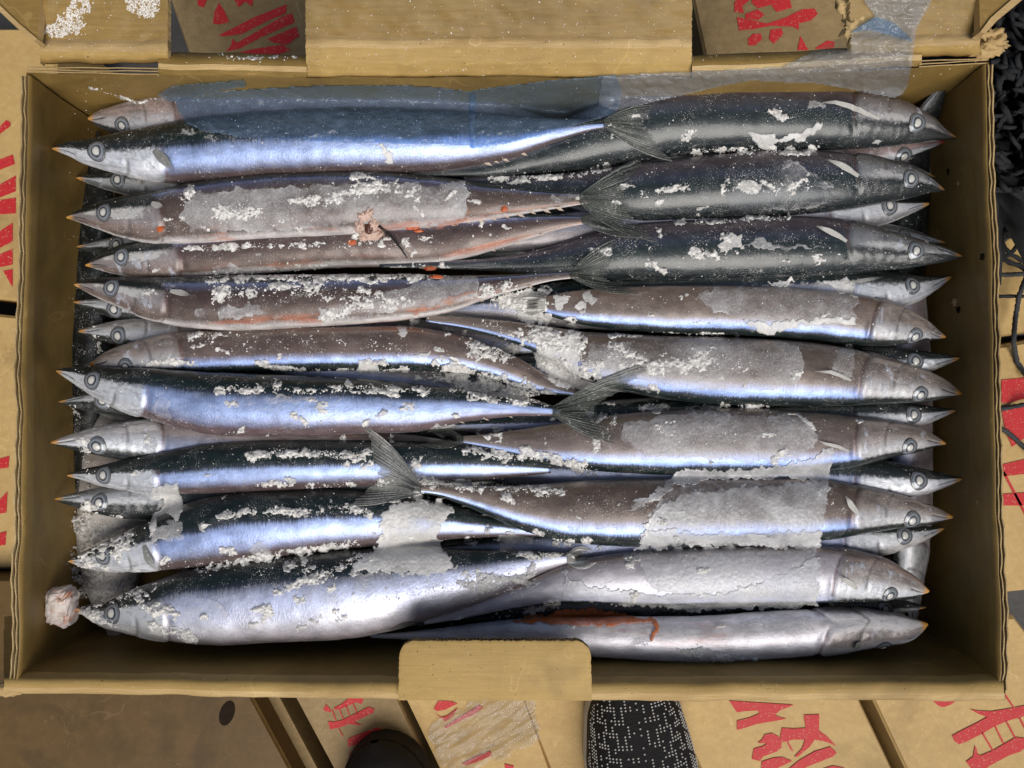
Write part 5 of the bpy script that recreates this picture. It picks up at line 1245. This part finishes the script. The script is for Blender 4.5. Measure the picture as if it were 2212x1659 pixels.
FL = [
 ([(1500,330),(1560,325),(1640,322),(1720,328),(1770,322)], 12, 8), ([(1060,392),(1140,384),(1240,378),(1310,364)], 12, 7), ([(1462,482),(1560,476),(1700,470)], 9, 7),
 ([(440,606),(520,598),(600,590),(700,584)], 18, 8), ([(640,604),(760,600),(880,592),(960,590)], 20, 8), ([(470,640),(540,628),(620,620),(700,640),(800,650),(880,640)], 22, 5),
 ([(700,690),(760,665),(850,660)], 18, 5), ([(390,535),(470,535),(600,530),(760,530)], 10, 4), ([(760,520),(830,525),(900,545)], 14, 3),
 ([(960,800),(1000,822),(1060,838),(1120,850),(1165,860)], 30, 20), ([(1060,640),(1120,650),(1160,640)], 34, 13), ([(1180,720),(1210,770),(1240,815)], 34, 13), ([(1010,735),(1050,765),(1100,760)], 26, 10), ([(905,820),(960,815)], 14, 9), ([(470,845),(560,838),(660,845),(780,838),(880,842),(930,846)], 12, 10),
 ([(540,985),(640,975),(740,985),(800,975)], 12, 10), ([(560,1045),(680,1050),(760,1046)], 10, 6), ([(890,1030),(960,1046),(1040,1050),(1120,1052),(1210,1062)], 15, 9),
 ([(470,1112),(560,1102),(660,1108),(760,1098),(800,1110)], 12, 10), ([(430,1228),(520,1212),(620,1196),(720,1182),(780,1172)], 13, 9), ([(590,1275),(680,1250),(770,1212),(810,1200)], 15, 8),
 ([(660,1230),(720,1240)], 14, 5), ([(1010,975),(1080,985),(1160,995)], 16, 4), ([(1130,970),(1200,995),(1290,1026)], 13, 10), ([(1470,1408),(1540,1420),(1630,1424)], 12, 9),
 ([(1060,640),(1130,650),(1170,690)], 22, 8), ([(1040,690),(1100,720),(1170,730)], 20, 5), ([(1170,740),(1200,790),(1240,820),(1280,800)], 26, 8), ([(1230,700),(1260,760),(1250,830)], 18, 8),
 ([(1040,745),(1080,770),(1110,750)], 24, 6), ([(1290,790),(1340,760),(1420,800)], 30, 4), ([(165,1120),(172,1150),(180,1180)], 14, 12), ([(160,880),(168,905),(172,930)], 12, 4),
 ([(186,1318),(210,1330),(240,1346)], 13, 22), ([(330,1352),(370,1362),(420,1378)], 13, 14), ([(322,1322),(350,1310),(372,1330)], 15, 14), ([(190,1130),(250,1150),(230,1175)], 44, 14), ([(190,1250),(230,1285),(300,1265)], 44, 12), ([(170,1200),(185,1240)], 30, 9), ([(180,960),(200,1050)], 20, 4),
 ([(1480,882),(1560,876),(1660,880)], 7, 8), ([(1300,724),(1400,722),(1560,724)], 7, 6), ([(1250,710),(1190,720)], 10, 8), ([(1380,880),(1440,878)], 8, 8), ([(1290,960),(1330,900),(1290,905)], 18, 6),
 ([(1320,280),(1345,262),(1375,246)], 16, 12), ([(830,1050),(870,1020),(900,1000)], 22, 9), ([(830,1080),(880,1062),(920,1075)], 16, 9), ([(470,460),(520,450),(560,470)], 24, 8), ([(640,430),(700,440),(780,410),(860,402)], 18, 6),
 ([(880,420),(905,410),(900,450)], 10, 8), ([(760,386),(790,378),(815,392)], 10, 10), ([(590,480),(700,475)], 14, 2), ([(1420,410),(1450,408),(1480,405)], 9, 14), ([(1580,400),(1680,410),(1760,400)], 26, 3),
 ([(1500,545),(1600,540)], 20, 3), ([(1480,300),(1500,280)], 14, 5), ([(1670,240),(1700,262)], 14, 3), ([(620,1310),(720,1280),(860,1270),(960,1240)], 40, 2), ([(1000,1250),(1080,1262),(1150,1240)], 26, 8), ([(1080,1330),(1180,1310),(1230,1280)], 18, 3),
 ([(440,730),(520,740),(620,730),(740,740)], 36, 2.2), ([(780,745),(900,760)], 34, 2.2), ([(560,790),(660,800),(760,798),(880,800)], 8, 7), ([(300,786),(360,780),(420,786)], 10, 5), ([(196,190),(300,222),(340,210)], 5, 8), ([(1420,930),(1500,960),(1600,940)], 36, 1.8), ([(1480,700),(1560,680)], 30, 1),
 ([(1450,790),(1540,770),(1600,800)], 34, 3.5), ([(1240,1200),(1180,1200),(1120,1195)], 10, 6), ([(400,80),(500,128),(640,122)], 6, 3),
 ([(200,700),(215,760)], 10, 3), ([(1770,1060),(1800,1090)], 12, 4),
]
for pts, w_, d_ in FL:
    if d_ >= 3: frost_bank(pts, w_*.9, d_)
    frost_line(pts, w_*1.15, d_*.40)
for _ in range(230):
    x = rng.normal(1050, 420); y = rng.uniform(380, 1400)
    if not 260 < x < 1880: continue
    a = rng.normal(0, .35); l = abs(rng.normal(0, 16)) + 3
    frost_bank([(x, y), (x + l*math.cos(a), y + l*math.sin(a))], rng.uniform(4, 13), rng.uniform(6, 11))
tag(mesh_obj('frost', np.vstack(BANKV), BANKF, M['slush'], None, True), 'ragged banks of frost and slush caught between the fish', 'ice', kind='stuff')
# loose specks everywhere on the fish
for _ in range(6500):
    x = rng.uniform(150, 2010); y = rng.uniform(190, 1410)
    if fbm(np.array(x*.012), np.array(y*.02), 1, 3) < -.25: continue
    cr.put(x, y, abs(rng.normal(0, .00014)) + .00010, .6)
# specks on the flaps and rims
for _ in range(900):
    x = rng.uniform(60, 2130); y = rng.uniform(2, 165)
    cr.put(x, y, abs(rng.normal(0, .00012)) + .00008, .5, zg=.033)
def rime(poly, dens):
    poly = np.array(poly, float); x0, y0 = poly.min(0); x1, y1 = poly.max(0)
    for _ in range(int((x1-x0)*(y1-y0)*dens/100)):
        x = rng.uniform(x0, x1); y = rng.uniform(y0, y1)
        jx = x + 10*fbm(np.array(x*.06), np.array(y*.06), 0); jy = y + 10*fbm(np.array(x*.06 + 9), np.array(y*.06), 1)
        if inside(np.array([jx]), np.array([jy]), poly)[0] and fbm(np.array(x*.12), np.array(y*.12), 3) > -.55: cr.put(x, y, rng.uniform(.00010, .00030), .5, zg=.036)
rime([(90,70),(130,30),(180,-10),(205,-10),(190,30),(170,70),(150,82),(110,80)], 60)
rime([(250,-10),(345,-10),(340,18),(318,40),(292,38),(268,16)], 60)
tag(cr.build('ice_crumbs', M['crumb']), 'crushed ice crumbs and frost scattered over fish and box rim', 'ice', kind='stuff')

rw = [o for o in box.children if o.name.startswith('side_wall')][1]
for k, (x, y, r_) in enumerate([(2048,372,.0011),(2070,395,.0009),(2122,556,.0011),(2062,652,.0016),(2070,668,.0013),(2112,1085,.0009)]):
    lump('torn_fibre', P(x, y, sight(x, y)), r_, M['kraft_torn'] if k % 2 else M['blackish'], rw, k, .6, 1.3, 1.0, 3, .6)
# bigger loose lumps
def mat_pink():
    b = NB('bloody_ice'); p = b.pos()
    m = b.ramp01(b.noise(p, 130, 3, .6), .54, .64)
    c = b.mix(b.mul(m, .8), (.74, .62, .57), (.60, .24, .13))
    return b.done(b.principled(c, .45, 0, b.bump(b.noise(p, 1500, 3), .6, .0006), .5, **{'Subsurface Weight': .15}))
M['pink'] = mat_pink()
def lump_at(name, x, y, r, mat, z=None, **kw):
    w = P(x, y, .005); zb, _ = drop(w.x, w.y)
    w = P(x, y, (zb if z is None else z) + r*.5)
    return lump(name, w, r, mat, None, **kw)
o = lump_at('ice_lump', 134, 1308, .0080, M['pink'], -.001, seed=2, sx=.86, sy=1.22, sz=.8, sub=6, rough=.13, freq=4.5, box_=.6)
tag(o, 'pinkish blood-tinged lump of ice against the left wall', 'ice', 'loose ice in the box')
o = lump_at('ice_lump', 1183, 165, .0026, M['crumb'], .011, seed=5, sx=1.1, sy=1.0, sub=4, rough=.4)
tag(o, 'small white ice lump above the topmost fish by the back wall', 'ice', 'loose ice in the box')

# ------------------------------------------------------------------ wound, vent and barb on the orange-stained fish
M['flesh'] = mat_plain('torn_flesh', (.60, .43, .35), .5, .4, 500, .8)
M['gore'] = mat_plain('dried_blood', (.10, .035, .02), .4, .5, 500, .6)
M['blood'] = mat_plain('orange_blood', (.50, .11, .03), .4, .5, 300, .3)
M['barb'] = mat_plain('black_barb', (.012, .011, .010), .35, .5, 600, .4)
f = FISH['A2'].root
for k, (x, y, r, sx, sy) in enumerate([(790,470,.0026,1.0,.8),(778,486,.0028,.7,1.3),(808,484,.0026,.7,1.2),(795,504,.0030,1.3,.8),(782,506,.0022,1,1),(812,502,.0022,1,.9),(800,462,.0018,.9,1)]):
    w = P(x, y, .009); zb, _ = drop(w.x, w.y); lump('torn_flesh', (w.x, w.y, max(zb, .004) + .0004), r, M['flesh'], f, k, sx, sy, .55, 4, .5)
w = P(796, 490, .010); lump('wound', (w.x, w.y, max(drop(w.x, w.y)[0], .004) + .0016), .0024, M['gore'], f, 4, .8, 1.2, .4, 3, .5)
for (x, y, r, sx, sy) in [(888,488,.0016,2.0,.7),(756,520,.0016,1.3,.9),(348,495,.0016,1,1),(1089,452,.0016,1,1),(900,494,.0012,2,.6)]:
    w = P(x, y, .009); zb, _ = drop(w.x, w.y); lump('blood_spot', (w.x, w.y, zb), r, M['blood'], f, int(x) % 7, sx, sy, .3, 3, .3)
for (x, y, k_) in [(925,575,'A3'),(942,600,'A3')]:
    w = P(x, y, .006); zb, _ = drop(w.x, w.y); lump('blood_spot', (w.x, w.y, zb), .0018, M['blood'], FISH[k_].root, 3, 1.6, .7, .3, 3, .3)
def tube(name, pts, r, mat, parent, seg=8, taper=None, twist=None):
    pts = [Vector(p) for p in pts]; V = []; F = []
    for i, p in enumerate(pts):
        d = (pts[min(i+1, len(pts)-1)] - pts[max(i-1, 0)]).normalized()
        a = d.cross(Vector((0, 0, 1)) if abs(d.z) < .9 else Vector((1, 0, 0))).normalized(); b_ = d.cross(a)
        rr = r*(taper(i/(len(pts)-1)) if taper else 1)
        for j in range(seg):
            t = j/seg*2*math.pi
            r2 = rr*(1 + (twist[0]*math.cos(3*(t + i*twist[1])) if twist else 0))
            V.append(p + a*r2*math.cos(t) + b_*r2*math.sin(t))
    for i in range(len(pts) - 1):
        for j in range(seg):
            q = i*seg; F.append((q + j, q + (j+1) % seg, q + seg + (j+1) % seg, q + seg + j))
    F.append(tuple(range(seg))[::-1]); F.append(tuple(range(len(pts)*seg - seg, len(pts)*seg)))
    return mesh_obj(name, V, F, mat, parent, True)
bp = []
for t in np.linspace(0, 1, 14):
    x = 808 + 70*t; y = 482 + 74*t + 10*math.sin(t*3.1)*-1; w = P(x, y, .008); bp.append((w.x, w.y, max(drop(w.x, w.y)[0] + .0008, .006)))
tube('barb', bp, .00075, M['barb'], f, 7, lambda t: 1 - .55*t)

# blood along the lowest right fish
drape('blood_stain', [(1100,1340),(1180,1326),(1250,1310),(1330,1322),(1380,1333),(1412,1338),(1421,1352),(1414,1380),(1396,1398),(1408,1372),(1412,1352),(1396,1346),(1300,1352),(1200,1350)], M['blood_ice'], FISH['B9'].root, step=1.9, relax=4, off=.0009, thick=.0002, jag=5, jscale=.07)
drape('blood_stain', [(905,494),(1000,470),(1011,430),(1014,480),(960,492)], M['blood_thin'], FISH['A2'].root, step=1.9, relax=4, off=.0011, thick=.0002, jag=5, jscale=.07)
drape('blood_stain', [(870,676),(930,656),(1010,632),(1030,628),(1020,642),(940,664),(890,682)], M['blood_thin'], FISH['A4'].root, step=1.9, relax=4, off=.0011, thick=.0002, jag=8, jscale=.07)

# ------------------------------------------------------------------ shoe, wrap, net and rope around the box
M['knit'] = mat_plain('black_knit', (.012, .012, .013), .75, .25, 900, .8)
M['dots'] = mat_plain('white_yarn', (.62, .62, .60), .7, .3, 900, .3)
M['rubber'] = mat_plain('grey_rubber', (.42, .43, .44), .5, .4, 400, .3)
M['lining'] = mat_plain('shoe_lining', (.006, .006, .007), .9, .1, 500, .5)
def shoe(label, cx_v, cy_v, ang, zbase, dots=True):
    """a knit running shoe; toe towards the picture's top, placed by its toe centre"""
    e = empty('shoe'); tag(e, label, 'shoe', 'pair of black shoes')
    n, m = 46, 34; Lg = .275
    c0 = P(cx_v, cy_v, zbase + .04); ca, sa = math.cos(R(ang)), math.sin(R(ang))
    def tr(x, y, z): return (c0.x + x*ca - y*sa, c0.y + x*sa + y*ca, zbase + z)
    def halfw(t): return float(np.interp(t, [0, .02, .06, .14, .28, .45, .62, .8, .93, 1], [.004, .017, .028, .038, .0445, .044, .037, .034, .030, .008]))
    def ht(t): return float(np.interp(t, [0, .05, .15, .3, .42, .6, .8, 1], [.024, .040, .052, .066, .084, .092, .088, .080]))
    V = []
    for i in range(n):
        t = (i/(n-1))**1.25; w = halfw(t); h = ht(t)
        for j in range(m):
            a = j/(m-1)*math.pi; cx = math.cos(a); sz = math.sin(a)
            x = w*np.sign(cx)*abs(cx)**.8; z = .014 + (h - .014)*abs(sz)**.75
            if t > .40: 
                k = smoothstep(.40, .52, t)*abs(sz)**6; z -= .028*float(k)      # collar opening
            V.append(tr(x, -t*Lg, z))
    F = [(i*m + j, i*m + j + 1, (i+1)*m + j + 1, (i+1)*m + j) for i in range(n-1) for j in range(m-1)]
    mesh_obj('upper', V, F, M['knit'], e, True)
    Vs = []; ns = 60
    out = [(halfw(t)*1.0 + .0015, -t*Lg) for t in np.linspace(0, 1, ns)]
    ringp = out + [(-x, y) for x, y in reversed(out)]
    for z in (0, .012, .018): Vs += [tr(x*(1 if z < .018 else .97), y, z) for x, y in ringp]
    q = len(ringp); Fs = []
    for k in range(2):
        for i in range(q): Fs.append((k*q + i, k*q + (i+1) % q, (k+1)*q + (i+1) % q, (k+1)*q + i))
    Fs.append(tuple(range(q))); 
    mesh_obj('sole', Vs, Fs, M['rubber'] if dots else M['knit'], e)
    # collar and tongue
    col = []
    for i in range(30):
        a = math.pi*(1 + i/29); t = .62 + .22*math.sin(a)
        col.append(tr(.030*math.cos(a), -(.40 + .0)*Lg - .05 - .05*math.sin(a), .088))
    tube('collar', col, .007, M['lining'], e, 10)
    lump('tongue', tr(0, -.47*Lg, .068), .030, M['lining'], e, 4, 1.0, 1.5, .55, 3, .12)
    if dots:
        DV, DF, k = [], [], 0
        rows = np.arange(.03, .42, .0078)
        for r_i, t in enumerate(rows):
            w = halfw(t)
            for c_i in range(-24, 25):
                a = math.pi/2 + c_i*.0025/max(w, .01)*1.12*1.15
                if not .22 < a < math.pi - .22: continue
                # maze-like gaps in the dot pattern
                if abs(c_i) < 12:
                    cell = (c_i // 3 + (r_i // 4)) % 2; on = (c_i % 3 != 1) if cell else (r_i % 4 in (0, 1)); on = on and ((c_i*7 + r_i*3 + (c_i*r_i) % 5) % 6 != 0)
                else: on = (c_i % 4 != 0) and (r_i + c_i) % 7 != 0
                if not on: continue
                h = ht(t); cx = math.cos(a); sz = math.sin(a)
                x = w*np.sign(cx)*abs(cx)**.8; z = .014 + (h - .014)*abs(sz)**.75
                p = np.array(tr(x, -t*Lg, z + .0003)); DV.append(OCT_V*np.array([.00085, .00085, .0007]) + p); DF += [(a_+k, b_+k, d_+k) for a_, b_, d_ in OCT_F]; k += 6
        d = mesh_obj('knit_dots', np.vstack(DV), DF, M['dots'], e); d['kind'] = 'stuff'
    # pale side stripes
    for s in (1,):
        V = []
        for i in range(8):
            t = .34 + i*.012; w = halfw(t); V += [tr(s*(w*.93 + .0006), -t*Lg, .032 + .0025*i), tr(s*(w*.80 + .0004), -(t - .02)*Lg, .046 + .0022*i)]
        mesh_obj('stripe', V, [(2*i, 2*i+1, 2*i+3, 2*i+2) for i in range(7)], M['rubber'], e)
    return e
shoe('black knit shoe with rows of white dots below the front rim', 1362, 1452, 8, ZC + .001)
shoe('black shoe toe in shadow at the bottom edge, left of the clear wrap', 800, 1625, 12, ZC + .001, False)

# clear wrap lying on the printed carton
def wrapsheet():
    poly = np.array([(925,1570),(960,1545),(1060,1500),(1150,1500),(1165,1560),(1172,1598),(1140,1620),(1050,1650),(985,1690),(940,1650)], float)
    x0, y0 = poly.min(0); x1, y1 = poly.max(0); nx, ny = 90, 70
    gx, gy = np.meshgrid(np.linspace(x0, x1, nx), np.linspace(y0, y1, ny))
    ins = inside(gx + 6*fbm(gx*.05, gy*.05, 0), gy + 6*fbm(gx*.05, gy*.05 + 7, 1), poly)
    rx = gx*.8 + gy*.6
    z = ZC - .004 + .0012 + .005*np.abs(fbm((gx*.8 - gy*.5)*.012, (gx*.5 + gy*.8)*.06, 2, 4))
    W = Pn(gx, gy, z); F = []
    for i in range(ny-1):
        for j in range(nx-1):
            if ins[i, j] and ins[i+1, j] and ins[i, j+1] and ins[i+1, j+1]: F.append((i*nx+j, (i+1)*nx+j, (i+1)*nx+j+1, i*nx+j+1))
    used = sorted({q for f_ in F for q in f_}); mp = {q: i for i, q in enumerate(used)}
    W = W.reshape(-1, 3)[used]; F = [tuple(mp[q] for q in f_) for f_ in F]
    return mesh_obj('plastic_wrap', W, F, M['wrap'], None, True)
tag(wrapsheet(), 'crinkled clear plastic wrap on the printed carton left of the shoe', 'plastic wrap')

# black net heap by the upper right corner
M['rope'] = mat_plain('black_rope', (.020, .021, .022), .7, .3, 1500, .9)
net = empty('fishing_net'); tag(net, 'heap of black fuzzy fishing net beyond the upper right corner', 'net')
hx = P(2235, 190, -.20)
lump('heap', (hx.x + .01, hx.y, -.285), .085, M['rope'], net, 6, .75, 1.5, .75, 5, .45, 4)
for k in range(80):
    x = rng.uniform(2120, 2330); y = rng.uniform(-10, 390); a = rng.uniform(0, 6.28); pts = []
    for s in range(26):
        a += rng.normal(0, .38); x += 11*math.cos(a); y += 11*math.sin(a)
        if x < 2105: a = rng.uniform(-.6, .6)
        pts.append(P(x, min(max(y, -40), 410), -.205 + .022*math.sin(s*.5 + k) - .02*abs(y - 190)/190))
    tube('cord', pts, rng.uniform(.0013, .0024), M['rope'], net, 9, None, (.14, .9))
for k in range(9):
    x = rng.uniform(2150, 2300); y = rng.uniform(400, 600); a = rng.uniform(0, 6.28); pts = []
    for s_ in range(18):
        a += rng.normal(0, .3); x += 11*math.cos(a); y += 11*math.sin(a)
        pts.append(P(max(x, 2120), min(max(y, 380), 640), ZC + .002 + .004*abs(math.sin(s_*.5 + k))))
    tube('cord', pts, rng.uniform(.0012, .0022), M['rope'], net, 7, None, (.25, .9))
M['rope2'] = mat_plain('braided_rope', (.05, .052, .056), .65, .3, 1500, .9)
def rope(label, pts, r=.0019):
    pts = densify(pts, 5)
    o = tube('rope', [P(x, y, ZC + .006 + .004*math.sin(i*.3)) for i, (x, y) in enumerate(pts)], r, M['rope2'], None, 9, None, (.22, .8)); return tag(o, label, 'rope', 'black ropes on the right')
rope('upper thin black rope leading from the net at the right edge', [(2080,545),(2150,528),(2190,505),(2240,490)])
rope('black rope running straight across at the right edge, beside the frosty carton', [(2080,596),(2160,594),(2211,592),(2260,590)])
rope('black rope hanging in a loop over the red-printed carton at the right edge', [(2215,600),(2200,640),(2192,690),(2188,740),(2196,782),(2216,812),(2250,830)])
rope('short black rope crossing the red print at the right edge', [(2090,890),(2160,884),(2211,874),(2250,868)])
rope('black rope end curving below the red print at the right edge', [(2130,915),(2170,930),(2190,946),(2211,966),(2240,990)])
